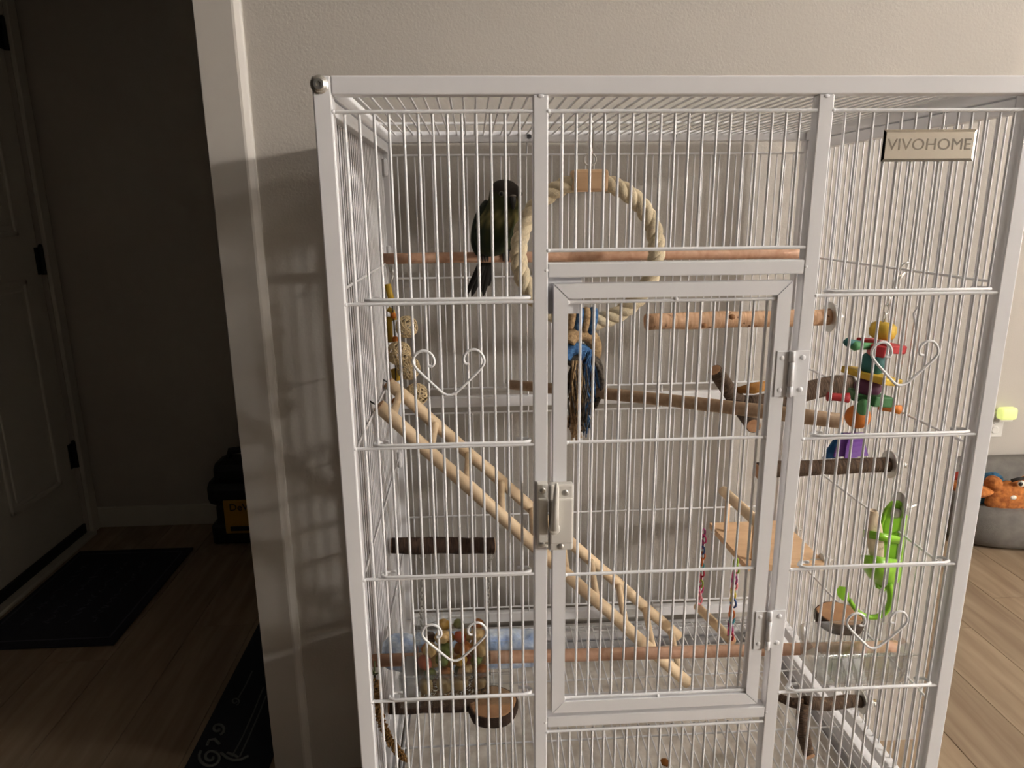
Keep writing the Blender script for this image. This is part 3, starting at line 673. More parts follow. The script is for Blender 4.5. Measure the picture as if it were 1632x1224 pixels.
# long slanting dowel
a, e = ay(813, 613, .515), ay(1340, 671, .115)
pe = thing('perch_dowel', 'tan natural dowel slanting from the back bars towards the front hinge', 'perch', (a+e)/2)
branch_part('dowel', [a.lerp(e, i/12)+Vector((0, 0, .003*math.sin(PI*i/12))) for i in range(13)], (.0092, .0108), TAN, pe, jit=.03, rnd=rd)
m = MB(); d = (a-e).normalized(); m.cyl(a, c(a.x-.006, D-.004, a.z-T+.0005), .003, 8); m.build('bolt', STEEL, pe, True)
# short dark perch on the side bars
a = ay(1207, 750, .167)
pe = thing('natural_perch', 'short mottled bark perch bolted to the side bars under the block toy', 'perch', c(.67, .17, -.505))
branch_part('branch', [a.lerp(Vector((W-.012, .1720, T-.5045)), i/12)+Vector((0, 0, rd.uniform(-.001, .001))) for i in range(13)], (.0125, .0105), BARKM, pe, jit=.06, rnd=rd)
washer((W-.009, .1720, T-.5045), .021, pe)
# low forked branch
pe = thing('forked_perch', 'low forked dark brown branch bolted beneath the water cup', 'perch', c(.70, .15, -.92))
j = ay(1282, 1122, .155); e = c(W-.012, .168, -.9080)
branch_part('limb', [e.lerp(j, i/8)+Vector((0, 0, .002*math.sin(i))) for i in range(9)], (.0095, .0105), BARKM, pe, jit=.07, rnd=rd, caps=(0, 0))
branch_part('twig', [j, ay(1262, 1120, .165), ay(1243, 1112, .18), ay(1222, 1104, .20)], (.0090, .0055), BARKM, pe, jit=.07, rnd=rd, caps=(0, 1))
branch_part('down_fork', [j, ay(1279, 1145, .145), ay(1281, 1172, .13), ay(1288, 1200, .115), ay(1291, 1206, .110)], (.0105, .0085), BARKM, pe, jit=.06, rnd=rd, caps=(0, 1))
washer((W-.009, .168, T-.9080), .019, pe)
# dark branch on the left bars with chains below it
pe = thing('hanging_branch', 'dark brown bark branch on the left bars with two thin chains hanging from it', 'perch', c(.1, .325, -.69))
a, e = c(.012, .315, -.6790), ay(787, 870, .335)
bo = branch_part('branch', [a.lerp(e, i/12)+Vector((0, 0, rd.uniform(-.001, .001))) for i in range(13)], .0138, BARKD, pe, jit=.06, rnd=rd)
q = ay(683, 868, .318); m = MB(); m.disc_stack([(.005, 0), (.004, .001)], q, (0, -1, 0), 12); m.build('cut_knot', CUT, pe)
lk = MB(); lk.tube([(.0030*math.cos(2*PI*i/10), 0, .0046*math.sin(2*PI*i/10)) for i in range(10)], .0009, 5, closed=True)
tmp = lk.build('chain_link', STEEL, smooth=True, origin=(0, 0, 0)); LKME = tmp.data; bpy.data.objects.remove(tmp)
for (x0, y0), (x1, y1), yy in (((673, 886), (671, 1003), .325), ((780, 888), (776, 992), .333)):
    A, B = ay(x0, y0, yy), ay(x1, y1, yy)
    m = MB(); m.tube([A+Vector((.0055*math.cos(2*PI*i/16), 0, .0055*math.sin(2*PI*i/16))) for i in range(16)], .0011, 6, closed=True); m.cyl(A+Vector((0, 0, .005)), A+Vector((0, 0, .013)), .0012, 6); m.build('eye_hook', STEEL, pe, True)
    n = int((A-B).length/.0064)
    for i in range(n):
        M_ = Matrix.Translation(A.lerp(B, (i+1)/n)) @ Matrix.Rotation(PI/2*(i % 2)+.4, 4, 'Z')
        inst('chain_link', LKME, M_, pe)
m = MB(); m.tube([ay(672, 1004, .325), ay(690, 992, .325), ay(720, 984, .326), ay(750, 984, .328), ay(776, 993, .332)], .0009, 6); m.build('wire_arc', STEEL, pe, True)
# low branch holding a round slice
pe = thing('slice_perch', 'round bark-edged wood slice on a dark branch below the nut feeder', 'perch', c(.13, .19, -.905))
branch_part('branch', [c(.012, .182, -.888).lerp(c(.150, .205, -.908), i/8) for i in range(9)], .0118, BARKD, pe, jit=.06, rnd=rd)
def slice_(cen, r, h, parent, tilt=(0, 0), rnd=random.Random(2), sq=1):
    rot = Matrix.Rotation(tilt[0], 3, 'X') @ Matrix.Rotation(tilt[1], 3, 'Y'); n = 36; jit = [1+.03*math.sin(k*.9)+rnd.uniform(-.02, .02) for k in range(n)]
    def ring(rr_, z): return [Vector(cen)+rot @ Vector((math.cos(2*PI*k/n)*rr_*jit[k], math.sin(2*PI*k/n)*rr_*jit[k]*sq, z)) for k in range(n)]
    m = MB(); vs = ring(r*.97, -h/2)+ring(r*1.02, -h*.2)+ring(r*1.02, h*.2)+ring(r*.985, h/2); fs = [[i*n+k, i*n+(k+1) % n, (i+1)*n+(k+1) % n, (i+1)*n+k] for i in range(3) for k in range(n)]; fs.append(list(range(n))[::-1])
    fs.append([3*n+k for k in range(n)]); m.add(vs, fs, [[(.0, 0), (.1, 0), (.1, .2), (0, .2)]]*(3*n)+[[(.5, .5)]*n]*2); o = m.build('bark_rim', BARKD, parent)
    m = MB(); vs = ring(r*.93, h/2)+ring(r*.90, h/2+.0008); m.add(vs, [[k, (k+1) % n, n+(k+1) % n, n+k] for k in range(n)]+[[n+k for k in range(n)]]); m.build('cut_face', SLICE, parent)
slice_(c(.1745, .196, -.908), .0400, .018, pe)
# slice on the right-hand bars
pe = thing('slice_perch', 'round wood slice ledge bolted to the side bars above the water cup', 'perch', c(.735, .207, -.78))
slice_(c(.7370, .2050, -.780), .0360, .018, pe)
washer((W-.009, .207, T-.780), .010, pe)

# ------------------------------------------------------------------ ladder
F0, F1 = c(.018, .220, -.4100), c(.530, .312, -.968); B0, B1 = c(.014, .368, -.4100), c(.552, .452, -.966)
la = thing('bird_ladder', 'pale wooden bird ladder leaning from the left bars down to the grate', 'ladder', (F1+B1)/2)
for a, e in ((F0, F1), (B0, B1)):
    pts = [a.lerp(e, i/16)+Vector((rd.uniform(-.0008, .0008), 0, rd.uniform(-.0008, .0008))) for i in range(17)]
    o = branch_part('rail', pts, .0105, PALE, la, jit=.025, rnd=rd)
for k in range(10):
    tt = .035+.104*k
    if tt > .99: break
    p_, q_ = F0.lerp(F1, tt), B0.lerp(B1, tt)
    m = MB(); m.tube([p_.lerp(q_, s) for s in (0, .12, .3, .5, .7, .88, 1)], [.0068, .0066, .0060, .0058, .0060, .0066, .0068], 12); m.build('rung', PALE, la, True)
for a in (F0, B0):
    m = MB(); m.tube([a, a+Vector((-.010, 0, .006)), a+Vector((-.017, 0, .012)), a+Vector((-.020, 0, .004))], .0012, 6); m.build('hook', HINGEM, la, True)

# ------------------------------------------------------------------ rope ring, tassel
RC = c(.349, .392, -.205); RR = .1145
rg = thing('rope_ring_swing', 'twisted cream cotton rope ring hanging by a hook from the cage top', 'bird swing', RC+Vector((0, 0, -.13)))
for s in range(3):
    pts = []; n = 200
    for i in range(n):
        a = 2*PI*i/n; tw = 24*a/1.0/1.0*.5+s*2*PI/3
        cen = RC+Vector((math.cos(a)*RR, 0, math.sin(a)*RR)); rad = Vector((math.cos(a), 0, math.sin(a)))
        pts.append(cen+(rad*math.cos(tw)+Vector((0, 1, 0))*math.sin(tw))*.0068)
    m = MB(); m.tube(pts, .0080, 10, closed=True); m.build('rope_strand', ROPE, rg, True)
m = MB(); m.box(RC+Vector((-.029, -.0165, RR-.0165)), RC+Vector((.029, .0165, RR+.0175)), .0045); m.build('wooden_sleeve', PLYW, rg)
hk = RC+Vector((.001, 0, RR+.033))
m = MB(); m.tube([hk+Vector((.0095*math.cos(2*PI*i/20), 0, .0095*math.sin(2*PI*i/20))) for i in range(20)], .0014, 8, closed=True); m.cyl(hk+Vector((0, 0, -.0095)), hk+Vector((0, 0, -.018)), .0016, 8); m.build('eye_screw', STEEL, rg, True)
ht = c(.3535, .392, -.004)
m = MB(); m.tube([hk+Vector((.0015, -.002, .006)), hk+Vector((.003, -.003, .012)), hk+Vector((.002, 0, .02)), ht+Vector((-.003, 0, -.012)), ht+Vector((-.003, 0, .002)), ht+Vector((0, .003, .005)), ht+Vector((.003, .004, 0)), ht+Vector((.002, .004, -.01)), hk+Vector((.005, .002, .016))], .0012, 6); m.build('snap_hook', STEEL, rg, True)
ts = thing('rope_tassel', 'frayed blue, tan and charcoal rope tassel tied on the rope ring', 'bird toy', ay(925, 702, .385))
for k, (px_, mat) in enumerate(((908, TANF), (920, BLUEF), (931, TANF), (942, BLUEF))):
    cen = ay(px_, 511, .392); cen.z = RC.z-math.sqrt(max(0, RR**2-(cen.x-RC.x)**2))
    m = MB(); m.tube([cen+Vector((.004*math.sin(a_), .0195*math.cos(a_), .0195*math.sin(a_))) for a_ in [2*PI*i/18 for i in range(18)]], .0068, 8, closed=True); m.build('wrap_coil', mat, ts, True)
kn = [(905, 545), (912, 532), (930, 530), (945, 540), (948, 560), (938, 585), (925, 610)]
for mat, off, rr_ in ((TANF, (0, 0), .013), (BLUEF, (-6, 26), .012), (GREYF, (6, 38), .010)):
    m = MB(); m.tube(smooth_path([ay(x+off[0], y+off[1], .372+.006*i) for i, (x, y) in enumerate(kn)], 2), rr_, 12); m.build('knot_strand', mat, ts, True)
rt = random.Random(9)
for mat, cx_, w_, y0, y1, n in ((BLUEF, 935, 15, 560, 650, 26), (TANF, 918, 13, 575, 704, 40), (GREYF, 925, 20, 580, 690, 46), (BLUEF, 932, 9, 640, 698, 16)):
    m = MB()
    for i in range(n):
        xx = cx_+rt.uniform(-.6, .6)*w_; yy = .375+rt.uniform(-.018, .02); end = xx+rt.uniform(-1, 1)*w_*.6; ye = y1-rt.uniform(0, 34); bow = rt.uniform(-1, 1)*w_*.9
        m.tube([ay(xx, y0, yy), ay(xx+bow*.7, y0*.7+ye*.3, yy+rt.uniform(-.006, .006)), ay(end+bow*.8, y0*.35+ye*.65, yy+rt.uniform(-.008, .008)), ay(end, ye, yy+rt.uniform(-.01, .01))], rt.uniform(.0009, .0022), 5)
    stuff(m.build('frayed_strands', mat, ts, True))
m = MB(); m.tube(smooth_path([ay(945, 570, .372), ay(956, 592, .37), ay(961, 608, .37), ay(957, 630, .372), ay(948, 650, .375)], 2), .0035, 8); m.build('loose_loop', GREYF, ts, True)

# ------------------------------------------------------------------ the parrot
BY = .452
bird = thing('parrot', 'small dark green parrot with a brown cap and scaly breast perched on the upper dowel', 'bird', c(.2, .466, PZ+.009))
rows = [(409, 782, 9, .9), (403, 785, 20, .95), (394, 788, 30, 1), (380, 790, 36, 1.05), (366, 792, 37, 1.05), (352, 795, 36, 1.0), (341, 799, 33, .98), (332, 802, 29.5, 1.0), (323, 804, 27, 1.05), (313, 805, 26, 1.1), (303, 805, 25, 1.08), (296, 804, 21, 1.05), (290, 803, 15, 1.0), (286.5, 802, 7, .9)]
m = MB(); n = 28; vs = []; cols = []
g1, g2, cap, scal = srgb(38, 52, 20), srgb(62, 66, 22), srgb(44, 32, 22), srgb(140, 128, 74)
rb = random.Random(4)
for ri, (py_, px_, hw, dp) in enumerate(rows):
    cen = ay(px_, py_, BY); rx = (ay(px_+hw, py_, BY)-cen).length
    lean = -.008*max(0, (345-py_)/60)
    for k in range(n):
        a = 2*PI*k/n; bump_ = 1+rb.uniform(-.02, .02)
        vs.append(cen+Vector((math.cos(a)*rx*bump_, lean+math.sin(a)*rx*dp*bump_, 0)))
        frontness = -math.sin(a); side = math.cos(a)
        if py_ < 318: col = cap if (py_ < 306 or side > -.15) and py_ < 316 else g2
        elif py_ < 333: col = g2 if rb.random() > .15 else scal
        elif py_ < 356: col = scal if ((ri+k) % 2 == 0 and frontness > -.2) else g2
        else: col = g1 if rb.random() > .2 else g2
        cols.append(col)
nr = len(rows)
fs = [[i*n+k, (i+1)*n+k, (i+1)*n+(k+1) % n, i*n+(k+1) % n] for i in range(nr-1) for k in range(n)]+[list(range(n)), [(nr-1)*n+k for k in range(n)][::-1]]
m.add(vs, [f[::-1] for f in fs]); m.col = cols
bo = m.build('body', BIRD, bird, True)
md = bo.modifiers.new('sub', 'SUBSURF'); md.levels = 1; md.render_levels = 2
# wings folded along the body: overlapping feather blades
for side, pts_ in ((-1, [(777, 322), (766, 345), (760, 370), (757, 392), (762, 408)]), (1, [(826, 345), (829, 365), (828, 385), (820, 402)])):
    m = MB(); yy = BY+.004 if side < 0 else BY+.010
    m.tube(smooth_path([ay(x+side*-5, y, yy) for x, y in pts_], 2), [(.0045+.0115*math.sin(PI*min(1, (i+2)/15)))*(1 if side < 0 else .6) for i in range(14)], 12)
    for f_ in range(5):
        x0 = pts_[0][0]+(3 if side < 0 else -3)*f_
        m.tube([ay(x0-side*2, 335+6*f_, yy-.012), ay(pts_[2][0]-side*(2+4*f_), 368+3*f_, yy-.016), ay(pts_[-1][0]-side*4*f_, 400-3*f_, yy-.012)], [.004, .0065, .002], 8)
    m.build('wing', WINGM, bird, True)
m = MB()
for x0, x1, y1, w_ in ((776, 742, 473, .0055), (779, 752, 472, .006), (782, 764, 469, .006), (785, 770, 472, .0055), (786, 779, 456, .005)):
    A, B = ay(x0, 398, .480), ay(x1, y1, .500)
    m.tube([A, A.lerp(B, .3), A.lerp(B, .7), A.lerp(B, .92), B], [w_*.8, w_, w_*.95, w_*.6, .0008], 8, rz=.35)
m.build('tail', TAILM, bird, True)
m = MB(); hb = ay(817, 318, BY-.030)
m.tube(smooth_path([hb+Vector((-.002, .008, .003)), hb+Vector((0, -.002, .001)), hb+Vector((.0005, -.007, -.006)), hb+Vector((.0005, -.005, -.016))], 1), [.0064, .0066, .0056, .0046, .0030, .0010], 12); m.tube([hb+Vector((0, .004, -.008)), hb+Vector((.0005, -.002, -.013))], [.005, .0026], 10)
bk = m.build('beak', BEAKM, bird, True)
m = MB(); m.ball(hb+Vector((0, -.001, .0055)), (.0058, .0045, .0026), 12, 8); m.build('cere', plain('cere_skin', srgb(120, 112, 104), .6), bk, True)
for ex, ey in ((799, -.026), (829, -.012)):
    q = ay(ex, 309, BY+ey-.0095)
    m = MB(); m.ball(q, (.0044, .0030, .0044), 14, 8); eo = m.build('eye_ring', plain('eye_ring_skin', srgb(88, 84, 72), .6), bird, True)
    m = MB(); m.ball(q+Vector((0, -.0016, 0)), (.0032, .0026, .0032), 12, 8); m.build('eye', BLACK, eo, True)
for fx in (773, 806):
    q = c(0, PY, PZ); q.x = ay(fx, 408, PY).x; m = MB()
    m.tube([q+Vector((0, -.004, .026)), q+Vector((0, -.004, .012))], [.006, .0035], 8)
    for dx_ in (-.0045, 0, .0045):
        m.tube([q+Vector((dx_*.3, 0, .0125))]+[q+Vector((dx_, -.0115*math.sin(a_), .0115*math.cos(a_))) for a_ in (.3, .8, 1.3, 1.8, 2.2)], [.003, .0026, .0024, .0022, .0018, .0008], 8)
    m.tube([q+Vector((0, .002, .0125))]+[q+Vector((0, .0115*math.sin(a_), .0115*math.cos(a_))) for a_ in (.4, .9, 1.5, 2.0)], [.003, .0025, .0023, .002, .0009], 8)
    m.build('foot', FOOTM, bird, True)

# ------------------------------------------------------------------ wicker ball toy on the left bars
wt = thing('wicker_ball_toy', 'hanging toy of wicker balls with yellow sticks and orange beads by the left bars', 'bird toy', ay(640, 650, .43))
rw_ = random.Random(31)
def wicker(cen, r, parent, n=26):
    cen = Vector(cen); m = MB()
    for i in range(n):
        ax = Vector((rw_.gauss(0, 1), rw_.gauss(0, 1), rw_.gauss(0, 1))).normalized(); u = ax.orthogonal().normalized(); w = ax.cross(u); off = rw_.uniform(-.5, .5)*r; rr_ = math.sqrt(r*r-off*off)
        m.tube([cen+ax*off+(u*math.cos(2*PI*k/18)+w*math.sin(2*PI*k/18))*rr_*(1+.03*math.sin(5*k)) for k in range(18)], .0011, 5, closed=True)
    return m.build('wicker_ball', WICK, parent, True)
for px_, py_, x_, r in ((648, 521, .045, .0185), (636, 563, .032, .0205), (651, 587, .046, .0200), (664, 629, .055, .0200)):
    wicker(ay(px_, py_, .430), r, wt)
m = MB(); m.tube([ay(620, 421, .50), ay(622, 432, .50), ay(626, 440, .495), ay(622, 452, .49)], .0016, 6); m.tube([ay(624, 424, .50), ay(627, 438, .497)], .0022, 6); m.build('clasp', STEEL, wt, True)
for pts_, r in (([(618, 453), (621, 468), (624, 478)], .0055), ([(618, 492), (625, 496), (629, 510)], .0048), ([(620, 505), (621, 525), (622, 545)], .0050), ([(629, 588), (631, 598), (633, 606)], .0075), ([(624, 615), (627, 622)], .005)):
    m = MB(); m.tube([ay(x, y, .465) for x, y in pts_], r, 10); m.build('yellow_stick', YEL, wt, True)
for x, y, r in ((627, 503, .0055), (630, 541, .0060), (631, 640, .0075)):
    m = MB(); m.ball(ay(x, y, .455), r, 14, 8); m.build('orange_bead', ORA, wt, True)
m = MB(); m.tube([ay(622, 452, .47), ay(627, 503, .457), ay(630, 541, .457), ay(631, 640, .457)], .0012, 6); m.build('cord', GREYF, wt, True)

# ------------------------------------------------------------------ coloured block toy on the right bars
TY = .172
bt = thing('block_toy', 'hanging toy of coloured wooden blocks, beads and purple leather strips', 'bird toy', ay(1350, 728, TY))
def K(px, py, dy=0): return ay(px, py, TY+dy)
m = MB(); m.tube(smooth_path([K(1422, 463), K(1425, 452), K(1433, 430), K(1441, 420), K(1449, 418), c(W-.010, .196, -.2150), c(W-.006, .197, -.2230), c(W-.009, .197, -.2270)], 2), .0014, 6); m.tube([K(1423, 460), K(1432, 445), K(1442, 434)], [.0012, .0030, .0018], 8); m.build('snap_hook', STEEL, bt, True)
for i in range(4):
    q = K(1421, 462).lerp(K(1408, 511), (i+.5)/4); m = MB()
    u = Vector((1, .2, 0)).normalized() if i % 2 == 0 else Vector((.3, 1, 0)).normalized()
    m.tube([q+u*.0040*math.cos(2*PI*k/12)+Vector((0, 0, .0068*math.sin(2*PI*k/12))) for k in range(12)], .0011, 6, closed=True); m.build('chain_link', STEEL, bt, True)
m = MB(); m.tube([K(1408, 510), K(1400, 550), K(1390, 590), K(1378, 630), K(1367, 660), K(1362, 690)], .0012, 6); m.build('core_wire', STEEL, bt, True)
axis = (K(1408, 510)-K(1367, 660)).normalized()
m = MB(); m.disc_stack([(.011, -.012), (.0165, -.008), (.0180, 0), (.0165, .008), (.011, .012)], K(1407, 527), axis, 20); m.build('yellow_barrel_bead', YEL, bt, True)
rotb = axis.to_track_quat('Z', 'Y').to_matrix()
def slab(name, cen, half, mat, rz_=0, bev=.002):
    m = MB(); cen = Vector(cen); rt_ = rotb @ Matrix.Rotation(rz_, 3, 'Z'); m.box(cen-Vector(half), cen+Vector(half), bev, rt_); return m.build(name, mat, bt)
slab('red_block', K(1404, 551, .004), (.027, .020, .0060), RED, .5)
slab('red_block', K(1397, 558, -.012), (.015, .010, .0080), RED, -.4)
for (a, e), r, mat in ((((1347, 545), (1372, 548)), .0062, TEAL), (((1357, 551), (1390, 552)), .0070, GRN2), (((1412, 556), (1427, 557)), .0070, ORA)):
    m = MB(); A, B = K(*a, -.018), K(*e, -.010); m.tube([A, A.lerp(B, .15), A.lerp(B, .4), B], [r*.6, r, r*.75, r*.7], 12); m.build('peg', mat, bt, True)
m = MB(); m.ball(K(1391, 579), .0178, 20, 12); m.build('teal_ball', TEAL, bt, True)
slab('yellow_slat', K(1388, 599, -.002), (.0375, .018, .0050), YEL, .35)
m = MB(); m.ball(K(1383, 617), (.0185, .0185, .0150), 20, 12, rotb); m.build('plum_ball', PURW, bt, True)
slab('green_block', K(1388, 634, .0), (.024, .018, .0075), GRN, .3); slab('green_block', K(1366, 630, .008), (.020, .010, .006), GRN, -.3)
for (a, e), r, mat in ((((1319, 632), (1352, 634)), .0075, RED), (((1403, 648), (1434, 653)), .0070, ORA)):
    m = MB(); A, B = K(*a, -.010), K(*e, -.014); m.tube([A, A.lerp(B, .3), A.lerp(B, .75), B], [r*.9, r*.75, r*.8, r], 12); m.build('peg', mat, bt, True)
m = MB(); m.ball(K(1376, 649, -.022), (.0092, .0092, .012), 14, 10); m.build('light_green_peg', GRN2, bt, True)
m = MB(); m.ball(K(1367, 664), .0175, 18, 12); m.build('orange_ball', ORA, bt, True)
for x0, x1, y1, mat, dy in ((1345, 1322, 731, BLUP, .010), (1352, 1340, 728, PURP, 0), (1362, 1357, 730, PURP, -.004), (1371, 1374, 727, PURP, .002)):
    m = MB(); A, B = K(x0, 690, dy), K(x1, y1, dy); wv = Vector((.0085, 0, 0)); nn = Vector((0, -.0012, 0)); fl_ = []
    for i in range(6):
        f_ = i/5; q = A.lerp(B, f_)+Vector((0, .003*math.sin(3*f_), 0)); s_ = .75+.45*f_
        fl_ += [q-wv*s_+nn, q+wv*s_+nn*(-.5), q+wv*s_-nn, q-wv*s_-nn*2]
    fs = [[i*4+k, i*4+(k+1) % 4, i*4+4+(k+1) % 4, i*4+4+k] for i in range(5) for k in range(4)]+[[3, 2, 1, 0], [20, 21, 22, 23]]
    m.add(fl_, fs); m.build('leather_strip', mat, bt)

# ------------------------------------------------------------------ play platform with bead-link swing
pz = -.752
pf = thing('play_platform', 'pale wooden play platform with a handrail bolted to the side bars', 'platform', c(.70, .41, pz))
m = MB(); m.add([c(.6205, .500, pz-.006), c(.6290, .326, pz-.006), c(W-.010, .320, pz-.006), c(W-.010, .500, pz-.006), c(.6205, .500, pz+.006), c(.6290, .326, pz+.006), c(W-.010, .320, pz+.006), c(W-.010, .500, pz+.006)], [[0, 3, 2, 1], [4, 5, 6, 7], [0, 1, 5, 4], [1, 2, 6, 5], [2, 3, 7, 6], [3, 0, 4, 7]]); m.build('board', PLYW, pf)
for y_ in (.462, .345):
    x_ = .640 if y_ > .4 else .648; m = MB(); m.cyl(c(x_, y_, pz+.005), c(x_, y_, pz+.075), .0050, 12); m.build('rail_post', PLYW, pf, True)
branch_part('handrail', [c(.6385, .485, pz+.080).lerp(c(.6500, .318, pz+.080), i/6) for i in range(7)], .0100, PALE, pf, jit=.01)
for y_ in (.462, .338):
    m = MB(); m.cyl(c(W-.030, y_, pz+.004), c(W+.014, y_, pz+.004), .0026, 8); m.disc_stack([(.012, 0), (.012, .0014)], c(W-.009, y_, pz+.004), (-1, 0, 0), 16); m.disc_stack([(.010, 0), (.010, .0014), (.005, .0014), (.005, .007)], c(W-.0015, y_, pz+.004), (1, 0, 0), 16); m.build('wing_bolt', STEEL, pf, True)
ls = thing('link_swing', 'small swing of rainbow plastic chain links and a pale dowel under the platform', 'bird swing', c(.607, .40, -.93))
kl = MB(); kl.tube([(.0052*math.cos(2*PI*i/12), 0, .0085*math.sin(2*PI*i/12)) for i in range(12)], .0019, 6, closed=True)
tmp = kl.build('plastic_link', STEEL, smooth=True, origin=(0, 0, 0)); KME = tmp.data; bpy.data.objects.remove(tmp)
LME = {}
for k_, mt_ in LINK.items(): LME[k_] = KME.copy(); LME[k_].materials.clear(); LME[k_].materials.append(mt_)
for seq, A, B in ((['plum', 'pink', 'plum', 'blue', 'orange', 'orange', 'teal', 'red', 'red', 'lime', 'pink', 'rose', 'rose'], ay(1121, 846, .470), ay(1115, 962, .470)), (['lime', 'lime', 'pink', 'plum', 'rose', 'yellow', 'yellow', 'blue', 'orange', 'orange', 'teal', 'plum', 'pink', 'red'], ay(1173, 893, .325), ay(1163, 1020, .325))):
    n = len(seq)
    for i, k_ in enumerate(seq):
        inst('plastic_link', LME[k_], Matrix.Translation(A.lerp(B, (i+.4)/n)+Vector((.0015*math.sin(i*2.1), 0, 0))) @ Matrix.Rotation(PI/2*(i % 2)+.5+.3*math.sin(i), 4, 'Z') @ Matrix.Rotation(.25*math.sin(i*1.3), 4, 'Y'), ls)
branch_part('swing_dowel', [ay(1112, 967, .480).lerp(ay(1166, 1021, .322), i/6) for i in range(7)], .0085, PALE, ls, jit=.02)
for A in (c(.622, .470, pz-.002), c(.631, .330, pz-.002)):
    m = MB(); m.tube([A+Vector((.004, 0, 0)), A+Vector((-.006, 0, .002)), A+Vector((-.012, 0, -.002)), A+Vector((-.013, 0, -.008))], .0012, 6); m.build('eye_hook', STEEL, ls, True)

# ------------------------------------------------------------------ green plant-shaped holder with cuttlebone
GY = .118
gh = thing('treat_holder', 'bright green plastic treat holder with a curling tail on the side bars', 'treat holder', ay(1400, 985, GY))
def G(px, py, dy=0): return ay(px, py, GY+dy)
outl = [(1432, 800), (1441, 808), (1443, 822), (1438, 850), (1436, 880), (1432, 905), (1422, 928), (1408, 940), (1398, 935), (1396, 915), (1400, 890), (1402, 860), (1404, 835), (1412, 812), (1422, 801)]
m = MB(); o1 = [G(x, y, .020) for x, y in outl]; o2 = [G(x, y, .0235) for x, y in outl]; n = len(outl)
m.add(o1+o2, [list(range(n)), [n+k for k in range(n)][::-1]]+[[k, n+k, n+(k+1) % n, (k+1) % n] for k in range(n)]); m.build('back_plate', LEAF, gh)
m = MB(); m.tube([G(x, y, .019) for x, y in outl], .0028, 8, closed=True); m.build('rim', LEAF, gh, True)
def band(y0, y1, xl, xr, tilt, close_bottom=False):
    m = MB(); n = 18; vs = []
    rows_ = ((y0, 1.0), (y1, 1.0)) if not close_bottom else ((y0, 1.0), ((y0+y1)/2, .96), (y0*.25+y1*.75, .78), (y1, .35))
    for yy, k_ in rows_:
        for ins in (1.0,):
            for i in range(n+1):
                a = PI*i/n; cx_ = (xl+xr)/2; hw = (xr-xl)/2*k_
                vs.append(G(cx_-hw*math.cos(a)+ (6 if close_bottom else 0)*(yy-y0)/(y1-y0+1e-6), yy+tilt*(-math.cos(a)), .022-.040*k_*math.sin(a)))
    nr_ = len(rows_); fs = [[r_*(n+1)+i, r_*(n+1)+i+1, (r_+1)*(n+1)+i+1, (r_+1)*(n+1)+i] for r_ in range(nr_-1) for i in range(n)]
    m.add(vs, fs); o = m.build('cup' if close_bottom else 'band', LEAF, gh, True); md = o.modifiers.new('s', 'SOLIDIFY'); md.thickness = .0022; md.offset = 0
band(850, 862, 1377, 1438, 6); band(888, 934, 1373, 1434, 4, True)
m = MB(); m.tube(smooth_path([G(1416, 930), G(1420, 948), G(1418, 966), G(1407, 980), G(1391, 985), G(1375, 981), G(1362, 970), G(1354, 956)], 2), [.0052, .0030], 10); m.build('tail', LEAF, gh, True)
lf = [(1354, 958), (1353, 946), (1349, 936), (1338, 934), (1333, 940), (1335, 950), (1343, 957)]; n = len(lf)
m = MB(); m.add([G(x, y, -.0015) for x, y in lf]+[G(x, y, .0015) for x, y in lf], [list(range(n)), [n+k for k in range(n)][::-1]]+[[k, n+k, n+(k+1) % n, (k+1) % n] for k in range(n)]); m.build('tail_leaf', LEAF, gh)
m = MB(); m.disc_stack([(.0080, 0), (.0080, .0010), (.0045, .0030)], G(1427, 818, .019), (-.3, -1, 0), 18); m.build('screw', STEEL, gh, True)
m = MB(); m.cyl(G(1430, 816, .022), Vector((W+.016, GY+.022, G(1437, 815).z)), .0026, 8); m.disc_stack([(.019, 0), (.019, .0015)], (W-.009, GY+.022, G(1437, 815).z), (-1, 0, 0), 22); m.build('wall_bolt', STEEL, gh, True)
m = MB(); n = 16; A, B = G(1390, 813, -.004), G(1400, 912, -.002); vs = []
for i in range(11):
    f_ = i/10; q = A.lerp(B, f_); hw = .0125*math.sin(PI*min(.93, .10+.9*f_))**.6; hd = .006
    for k in range(n): a_ = 2*PI*k/n; vs.append(q+Vector((math.cos(a_)*hw, math.sin(a_)*hd-.2*0, 0)))
m.add(vs, [[i*n+k, i*n+(k+1) % n, (i+1)*n+(k+1) % n, (i+1)*n+k] for i in range(10) for k in range(n)]+[list(range(n)), [10*n+k for k in range(n)]])
tag(m.build('cuttlebone', BONE, None, True), 'pale cuttlebone standing in the green holder', 'cuttlebone')

